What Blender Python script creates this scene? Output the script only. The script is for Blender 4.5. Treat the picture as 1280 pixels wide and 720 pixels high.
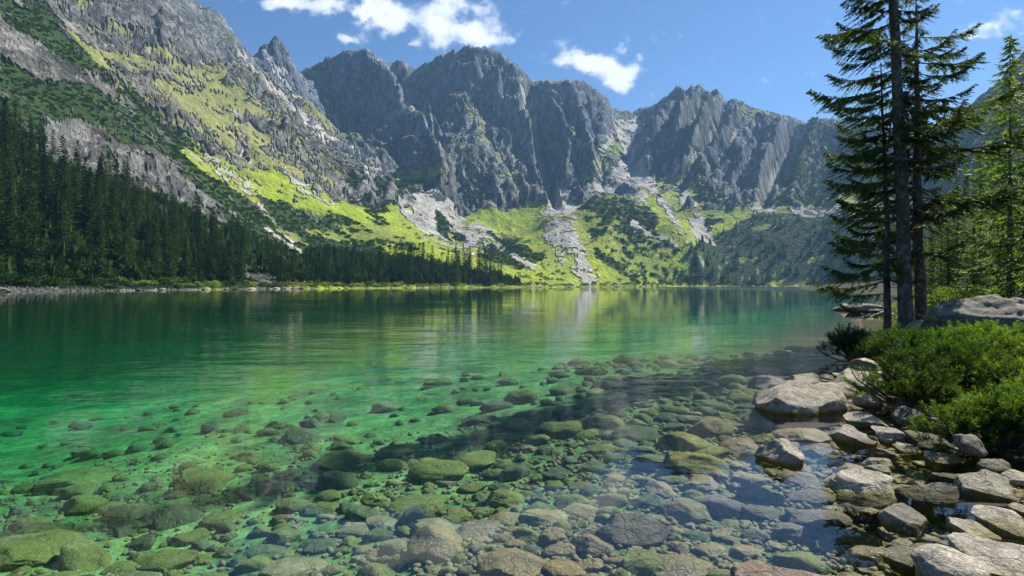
import bpy, math, random
import numpy as np
from mathutils import Vector, Matrix

for o in list(bpy.data.objects):
    bpy.data.objects.remove(o)
scene = bpy.context.scene
COL = scene.collection
R = math.radians
H = 1.75            # eye height above the lake (m)
F = 711.0           # focal length in photograph pixels
HOR = 357.0         # horizon row in photograph pixels

# ------------------------------------------------------------------ camera
cam_d = bpy.data.cameras.new("camera")
cam_d.lens = 20.0
cam_d.sensor_width = 36.0
cam_d.clip_start = 0.05
cam_d.clip_end = 30000
cam = bpy.data.objects.new("camera", cam_d)
COL.objects.link(cam)
cam.location = (0, 0, H)
cam.rotation_euler = (R(90) - math.atan(3 / F), 0, 0)
scene.camera = cam

# ------------------------------------------------------------------ light
SUN_AZ, SUN_EL = 57.0, 46.0       # azimuth: degrees to the right of the view direction
S = Vector((math.sin(R(SUN_AZ)) * math.cos(R(SUN_EL)), math.cos(R(SUN_AZ)) * math.cos(R(SUN_EL)), math.sin(R(SUN_EL))))
sd_ = bpy.data.lights.new("sun", "SUN")
sd_.energy = 5.0
sd_.angle = R(0.53)
sd_.color = (1.0, 0.955, 0.88)
sun = bpy.data.objects.new("sun", sd_)
COL.objects.link(sun)
sun.rotation_euler = S.to_track_quat('Z', 'Y').to_euler()
sun.location = (30, 20, 60)

vs = scene.view_settings
scene.display_settings.display_device = 'sRGB'
vs.view_transform = 'Standard'
vs.look = 'None'
vs.exposure = 1.0
vs.gamma = 1.0
scene.render.engine = 'CYCLES'
cy = scene.cycles
cy.max_bounces = 7
cy.diffuse_bounces = 2
cy.glossy_bounces = 3
cy.transmission_bounces = 3
cy.transparent_max_bounces = 12
cy.volume_bounces = 0
cy.sample_clamp_indirect = 4.0
cy.caustics_reflective = False
cy.use_denoising = True
cy.use_adaptive_sampling = False
scene.render.film_transparent = False

# ------------------------------------------------------------------ node helpers
class NT:
    def __init__(s, tree):
        s.t = tree
        tree.nodes.clear()
    def n(s, typ, **kw):
        nd = s.t.nodes.new(typ)
        ins = kw.pop('ins', {})
        for k, v in kw.items():
            setattr(nd, k, v)
        for k, v in ins.items():
            s.set(nd.inputs[k], v)
        return nd
    def set(s, sock, v):
        if isinstance(v, bpy.types.NodeSocket):
            s.t.links.new(v, sock)
        else:
            sock.default_value = v
    def m(s, op, a, b=None, c=None, clamp=False):
        nd = s.t.nodes.new('ShaderNodeMath')
        nd.operation = op
        nd.use_clamp = clamp
        for i, v in enumerate((a, b, c)):
            if v is not None:
                s.set(nd.inputs[i], v)
        return nd.outputs[0]
    def vm(s, op, a, b=None):
        nd = s.t.nodes.new('ShaderNodeVectorMath')
        nd.operation = op
        s.set(nd.inputs[0], a)
        if b is not None:
            s.set(nd.inputs[3] if op == 'SCALE' else nd.inputs[1], b)
        return nd.outputs[0]
    def mix(s, f, a, b, blend='MIX'):
        nd = s.t.nodes.new('ShaderNodeMix')
        nd.data_type = 'RGBA'
        nd.blend_type = blend
        s.set(nd.inputs[0], f)
        s.set(nd.inputs[6], a)
        s.set(nd.inputs[7], b)
        return nd.outputs[2]
    def noise(s, vec, scale, detail=4, rough=0.5, dist=0.0, typ='FBM'):
        nd = s.t.nodes.new('ShaderNodeTexNoise')
        nd.noise_type = typ
        s.set(nd.inputs['Vector'], vec)
        s.set(nd.inputs['Scale'], scale)
        nd.inputs['Detail'].default_value = detail
        nd.inputs['Roughness'].default_value = rough
        nd.inputs['Distortion'].default_value = dist
        return nd.outputs['Fac']
    def ramp(s, f, pts, interp='LINEAR'):
        nd = s.t.nodes.new('ShaderNodeValToRGB')
        cr = nd.color_ramp
        cr.interpolation = interp
        while len(cr.elements) < len(pts):
            cr.elements.new(0.5)
        for e, (p, c) in zip(cr.elements, pts):
            e.position = p
            e.color = c if isinstance(c, (tuple, list)) and len(c) == 4 else (tuple(c) + (1,) if isinstance(c, (tuple, list)) else (c, c, c, 1))
        s.set(nd.inputs[0], f)
        return nd.outputs[0]
    def mr(s, v, a, b, c=0.0, d=1.0, smooth=True):
        nd = s.t.nodes.new('ShaderNodeMapRange')
        nd.interpolation_type = 'SMOOTHSTEP' if smooth else 'LINEAR'
        s.set(nd.inputs[0], v)
        for i, x in enumerate((a, b, c, d)):
            nd.inputs[i + 1].default_value = x
        return nd.outputs[0]

def c4(*c):
    return tuple(c) + (1.0,)

# ------------------------------------------------------------------ world
world = bpy.data.worlds.new("World")
scene.world = world
world.use_nodes = True
w = NT(world.node_tree)
sky = w.n('ShaderNodeTexSky', sky_type='NISHITA', sun_disc=False, sun_elevation=R(SUN_EL), sun_rotation=R(SUN_AZ),
          altitude=1400.0, air_density=1.0, dust_density=0.4, ozone_density=2.0)
tc = w.n('ShaderNodeTexCoord')
sep = w.n('ShaderNodeSeparateXYZ', ins={0: tc.outputs['Generated']})
yy = w.m('MAXIMUM', sep.outputs[1], 0.02)
U = w.m('DIVIDE', sep.outputs[0], yy)
V = w.m('DIVIDE', sep.outputs[2], yy)
uv = w.n('ShaderNodeCombineXYZ', ins={0: U, 1: w.m('MULTIPLY', V, 1.1), 2: 0.0}).outputs[0]
warp = w.n('ShaderNodeTexNoise', ins={'Vector': uv, 'Scale': 22.0, 'Detail': 5.0, 'Roughness': 0.6})
wsep = w.n('ShaderNodeSeparateColor', ins={0: warp.outputs['Color']})
Uw = w.m('ADD', U, w.m('MULTIPLY', w.m('SUBTRACT', wsep.outputs[0], 0.5), 0.06))
Vw = w.m('ADD', V, w.m('MULTIPLY', w.m('SUBTRACT', wsep.outputs[1], 0.5), 0.045))
# each cloud: (column, row, half width, half height, weight) as seen from the shore
clouds = [(357, 3, 26, 9, 1.2), (408, 8, 19, 10, 1.2), (432, 50, 14, 6, .8), (449, 22, 12, 12, .85), (492, 22, 27, 17, 1.25), (515, 58, 10, 5, .45),
          (548, 30, 22, 16, 1.1), (565, 4, 26, 9, .9), (596, 42, 30, 16, 1.2), (548, 55, 12, 7, .7), (612, 6, 14, 8, .5), (470, 8, 14, 8, .5),
          (722, 76, 27, 11, 1.15), (774, 95, 21, 14, 1.25), (700, 56, 8, 7, .4), (776, 62, 9, 8, .55), (752, 78, 18, 10, .7), (803, 72, 9, 5, .4),
          (1218, 46, 22, 6, .55), (1244, 34, 30, 8, .6), (1262, 20, 22, 6, .45), (1225, 30, 14, 5, .35), (680, 16, 9, 4, .25), (640, 50, 9, 6, .25)]
acc = None
for (cx, cy_, rx, ry, wt) in clouds:
    a = w.m('DIVIDE', w.m('SUBTRACT', Uw, (cx - 640) / F), rx / F)
    b = w.m('DIVIDE', w.m('SUBTRACT', Vw, (HOR - cy_) / F), ry / F)
    d2 = w.m('ADD', w.m('MULTIPLY', a, a), w.m('MULTIPLY', b, b))
    g = w.m('MULTIPLY', w.m('POWER', 2.71828, w.m('MULTIPLY', d2, -0.8)), wt)
    acc = g if acc is None else w.m('ADD', acc, g)
cn = w.noise(uv, 26.0, 8, 0.6)
cn2 = w.noise(uv, 9.0, 4, 0.5)
dens = w.m('ADD', acc, w.m('MULTIPLY', w.m('SUBTRACT', cn, 0.5), 1.9))
cm = w.mr(dens, 0.18, 0.85)
infront = w.mr(sep.outputs[1], 0.05, 0.2)
cm = w.m('MULTIPLY', cm, infront)
shade = w.ramp(w.m('ADD', w.m('MULTIPLY', dens, 0.45), w.m('MULTIPLY', w.m('SUBTRACT', w.noise(uv, 16.0, 5, .55), .5), 0.9)),
               [(0.12, (6.8, 7.9, 9.6)), (0.5, (11.4, 11.6, 12.0))])
skyc = w.mix(1.0, sky.outputs[0], c4(0.66, 0.93, 1.24), 'MULTIPLY')
wc = w.mix(cm, skyc, shade)
bg = w.n('ShaderNodeBackground', ins={'Color': wc, 'Strength': 0.051})
wo = w.n('ShaderNodeOutputWorld', ins={0: bg.outputs[0]})

# ------------------------------------------------------------------ numpy helpers
rng = np.random.default_rng(7)

def _hash(ix, iy, iz, seed):
    h = (ix.astype(np.int64) * 374761393 + iy.astype(np.int64) * 668265263 + iz.astype(np.int64) * 2147483647 + seed * 974634777) & 0xffffffff
    h = ((h ^ (h >> 13)) * 1274126177) & 0xffffffff
    h = (h ^ (h >> 16)) & 0xffffffff
    return (h.astype(np.float64) / 4294967295.0).astype(np.float32)

def vnoise(x, y, z, seed=0):
    """Smooth value noise in [-1, 1]."""
    x = np.asarray(x, np.float64); y = np.asarray(y, np.float64); z = np.asarray(z, np.float64)
    x, y, z = np.broadcast_arrays(x, y, z)
    ix = np.floor(x).astype(np.int64); iy = np.floor(y).astype(np.int64); iz = np.floor(z).astype(np.int64)
    fx = (x - ix).astype(np.float32); fy = (y - iy).astype(np.float32); fz = (z - iz).astype(np.float32)
    fx = fx * fx * fx * (fx * (fx * 6 - 15) + 10); fy = fy * fy * fy * (fy * (fy * 6 - 15) + 10); fz = fz * fz * fz * (fz * (fz * 6 - 15) + 10)
    r = 0
    for dz in (0, 1):
        wz = fz if dz else 1 - fz
        for dy in (0, 1):
            wy = fy if dy else 1 - fy
            a = _hash(ix, iy + dy, iz + dz, seed); b = _hash(ix + 1, iy + dy, iz + dz, seed)
            r = r + wz * wy * (a * (1 - fx) + b * fx)
    return r * 2 - 1

def fbm(x, y, z, octv=4, gain=0.5, seed=0, lac=2.03):
    s, a, n = 0, 1.0, 0
    for i in range(octv):
        s = s + a * vnoise(x, y, z, seed + i * 17)
        n += a; a *= gain
        x = x * lac + 3.1; y = y * lac + 1.7; z = z * lac + 5.3
    return s / n

def ridged(x, y, z, octv=4, gain=0.5, seed=0, lac=2.05):
    s, a, n = 0, 1.0, 0
    for i in range(octv):
        v = 1 - np.abs(vnoise(x, y, z, seed + i * 13)) * 1.6
        s = s + a * v
        n += a; a *= gain
        x = x * lac + 2.7; y = y * lac + 4.1; z = z * lac + 1.3
    return s / n

def new_mesh(name, verts, tris=None, quads=None, mat=None, smooth=True, attrs=None, mats=None, mat_idx=None):
    verts = np.asarray(verts, np.float32).reshape(-1, 3)
    me = bpy.data.meshes.new(name)
    loops, starts, tot = [], [], 0
    if quads is not None and len(quads):
        q = np.asarray(quads, np.int32).reshape(-1, 4)
        loops.append(q.ravel()); starts.append(np.arange(len(q)) * 4); tot = len(q) * 4
    if tris is not None and len(tris):
        t = np.asarray(tris, np.int32).reshape(-1, 3)
        loops.append(t.ravel()); starts.append(tot + np.arange(len(t)) * 3)
    loops = np.concatenate(loops).astype(np.int32); starts = np.concatenate(starts).astype(np.int32)
    me.vertices.add(len(verts)); me.vertices.foreach_set('co', verts.ravel())
    me.loops.add(len(loops)); me.loops.foreach_set('vertex_index', loops)
    me.polygons.add(len(starts)); me.polygons.foreach_set('loop_start', starts)
    me.polygons.foreach_set('use_smooth', np.full(len(starts), smooth, bool))
    for m_ in (mats or ([mat] if mat else [])):
        me.materials.append(m_)
    if mat_idx is not None:
        me.polygons.foreach_set('material_index', np.asarray(mat_idx, np.int32))
    for k, (typ, arr) in (attrs or {}).items():
        at = me.attributes.new(k, typ, 'POINT')
        if typ == 'FLOAT_COLOR':
            arr = np.concatenate([arr, np.ones((len(arr), 1))], 1).astype(np.float32)
            at.data.foreach_set('color', arr.ravel())
        else:
            at.data.foreach_set('value', np.asarray(arr, np.float32).ravel())
    me.update(calc_edges=True)
    me.validate(verbose=False)
    return me

def link(name, data, parent=None, loc=None, rot=None, scale=None):
    o = bpy.data.objects.new(name, data)
    COL.objects.link(o)
    if parent is not None:
        o.parent = parent
    if loc is not None:
        o.location = loc
    if rot is not None:
        o.rotation_euler = rot
    if scale is not None:
        o.scale = scale if hasattr(scale, '__len__') else (scale,) * 3
    return o

def tag(o, label=None, cat=None, group=None, kind=None):
    if label: o['label'] = label
    if cat: o['category'] = cat
    if group: o['group'] = group
    if kind: o['kind'] = kind
    return o

def copy_tree(o, parent=None):
    c = o.copy(); COL.objects.link(c)
    if parent is not None:
        c.parent = parent
    for ch in o.children:
        copy_tree(ch, c)
    return c

def P(px, py, Y):
    """A point of the place from its bearing in the photograph and its distance."""
    return np.array([(px - 640) / F * Y, Y, H + (HOR - py) / F * Y])

def icosphere(sub):
    t = (1 + 5 ** .5) / 2
    v = [(-1, t, 0), (1, t, 0), (-1, -t, 0), (1, -t, 0), (0, -1, t), (0, 1, t), (0, -1, -t), (0, 1, -t), (t, 0, -1), (t, 0, 1), (-t, 0, -1), (-t, 0, 1)]
    f = [(0, 11, 5), (0, 5, 1), (0, 1, 7), (0, 7, 10), (0, 10, 11), (1, 5, 9), (5, 11, 4), (11, 10, 2), (10, 7, 6), (7, 1, 8), (3, 9, 4), (3, 4, 2), (3, 2, 6), (3, 6, 8), (3, 8, 9), (4, 9, 5), (2, 4, 11), (6, 2, 10), (8, 6, 7), (9, 8, 1)]
    v = [np.array(p, float) / np.linalg.norm(p) for p in v]
    for _ in range(sub):
        cache, nf = {}, []
        def mid(a, b):
            k = (min(a, b), max(a, b))
            if k not in cache:
                m_ = v[a] + v[b]; v.append(m_ / np.linalg.norm(m_)); cache[k] = len(v) - 1
            return cache[k]
        for a, b, c in f:
            ab, bc, ca = mid(a, b), mid(b, c), mid(c, a)
            nf += [(a, ab, ca), (b, bc, ab), (c, ca, bc), (ab, bc, ca)]
        f = nf
    return np.array(v), np.array(f, np.int32)

ICO = {k: icosphere(k) for k in (0, 1, 2, 3, 4)}

# ------------------------------------------------------------------ materials
def new_mat(name):
    m_ = bpy.data.materials.new(name)
    m_.use_nodes = True
    return m_, NT(m_.node_tree)

def out(t, surf, vol=None):
    o = t.n('ShaderNodeOutputMaterial')
    t.t.links.new(surf, o.inputs[0])
    if vol is not None:
        t.t.links.new(vol, o.inputs[1])

def mountain_material():
    m_, t = new_mat("mountain_surface")
    geo = t.n('ShaderNodeNewGeometry')
    pos = geo.outputs['Position']
    alb = t.n('ShaderNodeAttribute', attribute_name='albedo').outputs['Color']
    veg = t.n('ShaderNodeAttribute', attribute_name='veg').outputs['Fac']
    # rock grain stretched down the fall line, clumps on the vegetation
    stretched = t.vm('MULTIPLY', pos, (1.0, 1.0, 0.45))
    n1 = t.noise(stretched, 0.07, 7, 0.68)
    n2 = t.noise(pos, 0.22, 5, 0.6)
    strata = t.n('ShaderNodeMapping', ins={'Vector': pos, 'Rotation': (0, R(38), 0), 'Scale': (1.0, 0.5, 0.22)}).outputs[0]
    n4 = t.noise(strata, 0.035, 6, 0.7, 0.6)
    n5 = t.noise(strata, 0.16, 4, 0.7, 0.5)
    n3 = t.noise(pos, 0.02, 3, 0.55)
    vor = t.n('ShaderNodeTexVoronoi', ins={'Vector': pos, 'Scale': 0.16, 'Randomness': 1.0}).outputs['Distance']
    rockv = t.ramp(n1, [(0.3, 0.4), (0.5, 0.95), (0.7, 1.7)])
    vegv = t.ramp(n2, [(0.25, 0.55), (0.5, 1.0), (0.75, 1.5)])
    rockv = t.mix(1.0, rockv, t.ramp(n4, [(0.38, 0.5), (0.5, 0.95), (0.60, 1.6)]), 'MULTIPLY')
    rockv = t.mix(t.ramp(n5, [(0.56, 0.0), (0.64, 0.9)]), rockv, c4(2.4, 2.3, 2.15))
    var = t.mix(veg, rockv, vegv)
    big = t.ramp(n3, [(0.3, (0.85, 0.9, 0.95)), (0.7, (1.12, 1.06, 0.98))])
    c = t.mix(1.0, alb, var, 'MULTIPLY')
    c = t.mix(1.0, c, big, 'MULTIPLY')
    h_rock = t.m('ADD', t.m('MULTIPLY', n1, 20.0), t.m('ADD', t.m('MULTIPLY', n2, 3.5), t.m('MULTIPLY', n4, 38.0)))
    h_veg = t.m('ADD', t.m('MULTIPLY', n2, 4.0), t.m('MULTIPLY', vor, -1.6))
    hh = t.m('ADD', t.m('MULTIPLY', h_rock, t.m('SUBTRACT', 1.0, veg)), t.m('MULTIPLY', h_veg, veg))
    bump = t.n('ShaderNodeBump', ins={'Strength': 1.0, 'Distance': 1.0, 'Height': hh})
    b = t.n('ShaderNodeBsdfPrincipled', ins={'Base Color': c, 'Roughness': 0.95, 'Specular IOR Level': 0.15, 'Normal': bump.outputs[0]})
    out(t, b.outputs[0])
    return m_

def rock_material(name, dark, light, speck, scale=1.0, moss=None, moss_amt=0.0, rough=0.85, spec=0.3, bumpd=0.012):
    """Granite: mottled light and dark grains, lichen blotches, cracks, optional algae on top."""
    m_, t = new_mat(name)
    tc_ = t.n('ShaderNodeTexCoord')
    info = t.n('ShaderNodeObjectInfo')
    geo = t.n('ShaderNodeNewGeometry')
    off = t.vm('SCALE', t.n('ShaderNodeCombineXYZ', ins={0: info.outputs['Random'], 1: t.m('MULTIPLY', info.outputs['Random'], 7.3), 2: t.m('MULTIPLY', info.outputs['Random'], 3.1)}).outputs[0], 40.0)
    pos = t.vm('ADD', geo.outputs['Position'], off)
    nA = t.noise(pos, 3.2 * scale, 6, 0.6)
    nB = t.noise(pos, 22.0 * scale, 5, 0.65)
    nC = t.noise(pos, 90.0 * scale, 3, 0.6)
    nM = t.noise(pos, 5.5 * scale, 5, 0.7, 0.4)
    base = t.mix(t.ramp(nA, [(0.32, 0.0), (0.68, 1.0)]), c4(*dark), c4(*light))
    base = t.mix(t.ramp(nB, [(0.5, 0.0), (0.66, 0.75)]), base, c4(*speck))
    base = t.mix(t.ramp(nC, [(0.60, 0.0), (0.66, 0.6)]), base, c4(*[min(.8, d * 1.3) for d in speck]))
    base = t.mix(t.ramp(nC, [(0.36, 0.75), (0.48, 0.0)]), base, c4(*[d * .45 for d in dark]))
    rnd = t.mr(info.outputs['Random'], 0, 1, 0.72, 1.22, smooth=False)
    base = t.mix(1.0, base, t.n('ShaderNodeCombineColor', ins={0: rnd, 1: t.m('MULTIPLY', rnd, t.mr(t.m('FRACT', t.m('MULTIPLY', info.outputs['Random'], 13.7)), 0, 1, .985, 1.02, smooth=False)), 2: t.m('MULTIPLY', rnd, t.mr(t.m('FRACT', t.m('MULTIPLY', info.outputs['Random'], 31.7)), 0, 1, .84, .97, smooth=False))}).outputs[0], 'MULTIPLY')
    if moss is not None:
        f = t.m('MULTIPLY', t.ramp(nM, [(0.42, 0.0), (0.56, 1.0)]), moss_amt)
        base = t.mix(f, base, c4(*moss))
    if name.startswith("granite"):   # damp dark band where the lake laps the stone
        pz = t.n('ShaderNodeSeparateXYZ', ins={0: geo.outputs['Position']}).outputs[2]
        damp = t.mr(t.m('ADD', pz, t.m('MULTIPLY', t.m('SUBTRACT', nA, .5), .12)), 0.015, 0.075, 0.42, 1.0)
        base = t.mix(1.0, base, t.n('ShaderNodeCombineColor', ins={0: damp, 1: damp, 2: t.m('MULTIPLY', damp, damp)}).outputs[0], 'MULTIPLY')
    crack = t.n('ShaderNodeTexVoronoi', feature='DISTANCE_TO_EDGE', ins={'Vector': t.vm('ADD', pos, t.vm('SCALE', t.n('ShaderNodeTexNoise', ins={'Vector': pos, 'Scale': 6.0}).outputs['Color'], 0.25)), 'Scale': 2.1 * scale}).outputs['Distance']
    ck = t.ramp(crack, [(0.0, 0.0), (0.02, 1.0)])
    base = t.mix(t.m('MULTIPLY', t.m('SUBTRACT', 1.0, ck), 0.5), base, c4(*[d * .35 for d in dark]))
    hh = t.m('ADD', t.m('MULTIPLY', nB, 1.0), t.m('ADD', t.m('MULTIPLY', nA, 1.6), t.m('ADD', t.m('MULTIPLY', nC, 0.35), t.m('MULTIPLY', ck, 0.25))))
    bump = t.n('ShaderNodeBump', ins={'Strength': 0.9, 'Distance': bumpd * 2.2, 'Height': hh})
    b = t.n('ShaderNodeBsdfPrincipled', ins={'Base Color': base, 'Roughness': rough, 'Specular IOR Level': spec, 'Normal': bump.outputs[0]})
    out(t, b.outputs[0])
    return m_

def leaf_material(name, c_lo, c_hi, transl=0.35, tip=None, scale=1.5, spec=.2, tipped=False):
    m_, t = new_mat(name)
    geo = t.n('ShaderNodeNewGeometry')
    info = t.n('ShaderNodeObjectInfo')
    n = t.noise(geo.outputs['Position'], scale, 3, 0.6)
    f = t.m('ADD', t.m('MULTIPLY', n, 1.2), t.m('ADD', t.m('MULTIPLY', t.m('SUBTRACT', geo.outputs['Random Per Island'], .5), 0.6), t.m('MULTIPLY', t.m('SUBTRACT', info.outputs['Random'], .5), 0.8)))
    c = t.ramp(f, [(0.3, c_lo), (0.85, c_hi)])
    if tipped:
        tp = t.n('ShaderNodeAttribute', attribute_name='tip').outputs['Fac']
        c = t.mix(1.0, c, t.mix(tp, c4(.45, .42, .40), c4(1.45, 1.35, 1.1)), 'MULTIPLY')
    d = t.n('ShaderNodeBsdfPrincipled', ins={'Base Color': c, 'Roughness': 0.6, 'Specular IOR Level': spec})
    tr = t.n('ShaderNodeBsdfTranslucent', ins={'Color': t.mix(1.0, c, c4(1.3, 1.35, 0.5), 'MULTIPLY')})
    mx = t.n('ShaderNodeMixShader', ins={0: transl, 1: d.outputs[0], 2: tr.outputs[0]})
    out(t, mx.outputs[0])
    return m_

def bark_material():
    m_, t = new_mat("spruce_bark")
    tc_ = t.n('ShaderNodeTexCoord')
    geo = t.n('ShaderNodeNewGeometry')
    p = t.vm('MULTIPLY', geo.outputs['Position'], (1, 1, 0.4))
    n1 = t.noise(p, 14, 5, 0.65)
    n2 = t.noise(geo.outputs['Position'], 5, 4, 0.6)
    vr = t.n('ShaderNodeTexVoronoi', ins={'Vector': p, 'Scale': 22.0}).outputs['Distance']
    c = t.mix(t.ramp(n1, [(0.35, 0.0), (0.65, 1.0)]), c4(.05, .036, .028), c4(.17, .14, .12))
    c = t.mix(t.ramp(n2, [(0.52, 0.0), (0.66, 0.7)]), c, c4(.26, .26, .235))
    bump = t.n('ShaderNodeBump', ins={'Strength': 1.0, 'Distance': 0.03, 'Height': t.m('ADD', n1, vr)})
    b = t.n('ShaderNodeBsdfPrincipled', ins={'Base Color': c, 'Roughness': 0.9, 'Specular IOR Level': 0.1, 'Normal': bump.outputs[0]})
    out(t, b.outputs[0])
    return m_

def bed_material():
    m_, t = new_mat("lake_bed_gravel")
    geo = t.n('ShaderNodeNewGeometry')
    pos = geo.outputs['Position']
    z = t.n('ShaderNodeSeparateXYZ', ins={0: pos}).outputs[2]
    n1 = t.noise(pos, 0.55, 7, 0.66, 0.5)
    n2 = t.noise(pos, 7.0, 5, 0.65)
    vr = t.n('ShaderNodeTexVoronoi', ins={'Vector': pos, 'Scale': 11.0, 'Randomness': 1.0})
    peb = t.ramp(vr.outputs['Distance'], [(0.0, 1.0), (0.5, 0.55), (0.75, 0.25)])
    deep = t.mix(t.ramp(n1, [(0.35, 0.0), (0.65, 1.0)]), c4(.08, .145, .045), c4(.30, .42, .13))
    n3b = t.noise(pos, 2.6, 6, 0.7, 0.8)
    deep = t.mix(1.0, deep, t.ramp(n3b, [(0.32, 0.45), (0.5, 0.95), (0.66, 1.45)]), 'MULTIPLY')
    shal = t.mix(t.ramp(n2, [(0.35, 0.0), (0.65, 1.0)]), c4(.14, .085, .03), c4(.32, .23, .10))
    c = t.mix(t.mr(z, -0.5, -0.2), deep, shal)
    land = t.mix(n2, c4(.035, .028, .018), c4(.055, .075, .022))
    c = t.mix(t.mr(z, -0.02, 0.06), c, land)
    c = t.mix(t.m('MULTIPLY', n2, t.mr(z, -0.9, -0.35, 0.25, 0.9)), c, t.mix(1.0, c, peb, 'MULTIPLY'))
    bump = t.n('ShaderNodeBump', ins={'Strength': 1.0, 'Distance': 0.045, 'Height': t.m('ADD', t.m('MULTIPLY', peb, t.mr(z, -0.9, -0.35, 0.2, 1.0)), t.m('MULTIPLY', n2, 1.2))})
    b = t.n('ShaderNodeBsdfPrincipled', ins={'Base Color': c, 'Roughness': 0.9, 'Specular IOR Level': 0.1, 'Normal': bump.outputs[0]})
    out(t, b.outputs[0])
    return m_

def water_material():
    m_, t = new_mat("lake_water")
    geo = t.n('ShaderNodeNewGeometry')
    pos = geo.outputs['Position']
    s3 = t.n('ShaderNodeSeparateXYZ', ins={0: pos})
    x, y = s3.outputs[0], s3.outputs[1]
    dist = t.m('SQRT', t.m('ADD', t.m('MULTIPLY', x, x), t.m('MULTIPLY', y, y)))
    # ripples: long low swell, crossing wavelets, fine texture; calm in the lee of the rocks
    p1 = t.n('ShaderNodeMapping', ins={'Vector': pos, 'Rotation': (0, 0, R(14)), 'Scale': (0.30, 1.0, 1.0)}).outputs[0]
    p2 = t.n('ShaderNodeMapping', ins={'Vector': pos, 'Rotation': (0, 0, R(-22)), 'Scale': (0.55, 1.0, 1.0)}).outputs[0]
    a = t.noise(p1, 1.5, 3, 0.5, 0.3)
    b = t.noise(p2, 3.6, 3, 0.55, 0.4)
    c = t.noise(p2, 0.45, 2, 0.5, 0.2)
    d = t.noise(pos, 11.0, 2, 0.5)
    patch = t.noise(t.vm('MULTIPLY', pos, (0.5, 1.0, 1.0)), 0.11, 3, 0.5)
    calm = t.m('MULTIPLY', t.mr(dist, 4.0, 13.0, 0.10, 1.0), t.mr(patch, 0.35, 0.65, 0.55, 1.25))
    wind = t.m('MULTIPLY', t.mr(t.m('SUBTRACT', x, t.m('MULTIPLY', y, 0.22)), 0.0, 60.0), t.mr(y, 130.0, 220.0))
    leftish = t.mr(x, 6.0, -6.0, 0.0, 0.5)
    amp = t.m('MULTIPLY', calm, t.m('ADD', t.m('ADD', 1.0, leftish), t.m('MULTIPLY', wind, 2.0)))
    hh = t.m('ADD', t.m('ADD', t.m('MULTIPLY', a, 0.022), t.m('MULTIPLY', b, 0.010)), t.m('ADD', t.m('MULTIPLY', c, 0.045), t.m('MULTIPLY', d, 0.0012)))
    hh = t.m('MULTIPLY', hh, t.m('MULTIPLY', amp, t.mr(dist, 9.0, 40.0, 0.80, 0.24)))
    bump = t.n('ShaderNodeBump', ins={'Strength': 1.0, 'Distance': 1.0, 'Height': hh})
    fr = t.n('ShaderNodeFresnel', ins={'IOR': 1.333, 'Normal': bump.outputs[0]})
    gl = t.n('ShaderNodeBsdfGlossy', distribution='BECKMANN', ins={'Color': c4(1, 1, 1), 'Roughness': t.m('MULTIPLY', wind, 0.27), 'Normal': bump.outputs[0]})
    tr = t.n('ShaderNodeBsdfTransparent', ins={'Color': c4(1, 1, 1)})
    mx = t.n('ShaderNodeMixShader', ins={0: fr.outputs[0], 1: tr.outputs[0], 2: gl.outputs[0]})
    ab = t.n('ShaderNodeVolumeAbsorption', ins={'Color': c4(0.0, 0.865, 0.79), 'Density': 0.175})
    sc_ = t.n('ShaderNodeVolumeScatter', ins={'Color': c4(0.02, 1.0, 0.75), 'Density': 0.0035, 'Anisotropy': 0.0})
    vol = t.n('ShaderNodeAddShader', ins={0: ab.outputs[0], 1: sc_.outputs[0]})
    out(t, mx.outputs[0], vol.outputs[0])
    return m_

M_MOUNT = mountain_material()
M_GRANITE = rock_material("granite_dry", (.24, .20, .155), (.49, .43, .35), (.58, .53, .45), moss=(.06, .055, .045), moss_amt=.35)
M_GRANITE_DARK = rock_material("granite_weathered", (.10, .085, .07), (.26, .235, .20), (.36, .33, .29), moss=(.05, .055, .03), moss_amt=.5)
M_BROWN = rock_material("stone_wet_brown", (.12, .068, .025), (.31, .20, .085), (.39, .29, .16), moss=(.23, .15, .025), moss_amt=.5, rough=.45, spec=.5)
M_ORANGE = rock_material("stone_rust_orange", (.14, .075, .02), (.34, .20, .055), (.40, .29, .13), moss=(.10, .07, .02), moss_amt=.6, rough=.5, spec=.4)
M_OLIVE = rock_material("stone_olive_algae", (.085, .085, .02), (.26, .25, .07), (.34, .33, .14), moss=(.17, .165, .03), moss_amt=.7)
M_PALE = rock_material("stone_pale_submerged", (.17, .125, .065), (.40, .32, .185), (.48, .41, .27), moss=(.22, .16, .05), moss_amt=.6)
M_PURPLE = rock_material("stone_mauve_grey", (.10, .072, .060), (.26, .20, .165), (.34, .28, .24), moss=(.14, .10, .035), moss_amt=.5)
M_DARKST = rock_material("stone_dark_submerged", (.06, .07, .035), (.17, .18, .10), (.24, .25, .15), moss=(.08, .09, .03), moss_amt=.5)
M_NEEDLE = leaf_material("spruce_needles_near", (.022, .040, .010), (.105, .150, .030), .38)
M_NEEDLE_MID = leaf_material("spruce_needles_sunlit", (.038, .070, .012), (.20, .27, .040), .42, scale=.5)  # brighter copy of the needles, sunlight put into their colour
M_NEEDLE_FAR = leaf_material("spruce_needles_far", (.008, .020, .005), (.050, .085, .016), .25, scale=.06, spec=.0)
M_BLUE_FAR = leaf_material("far_wood_needles", (.022, .055, .014), (.15, .23, .045), .3, scale=.03, spec=.0)
M_PINE = leaf_material("mountain_pine_needles", (.032, .078, .012), (.16, .27, .038), .42, scale=2.2, tipped=True)
M_PINE_FAR = leaf_material("dwarf_pine_far", (.018, .042, .010), (.075, .12, .022), .2, scale=.05, spec=.0)
M_SHRUB = leaf_material("shrub_leaves", (.08, .12, .018), (.26, .30, .045), .4, scale=.8)
M_SHRUB_FAR = leaf_material("shore_shrub_leaves", (.07, .11, .02), (.24, .29, .05), .35, scale=.1)
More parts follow.
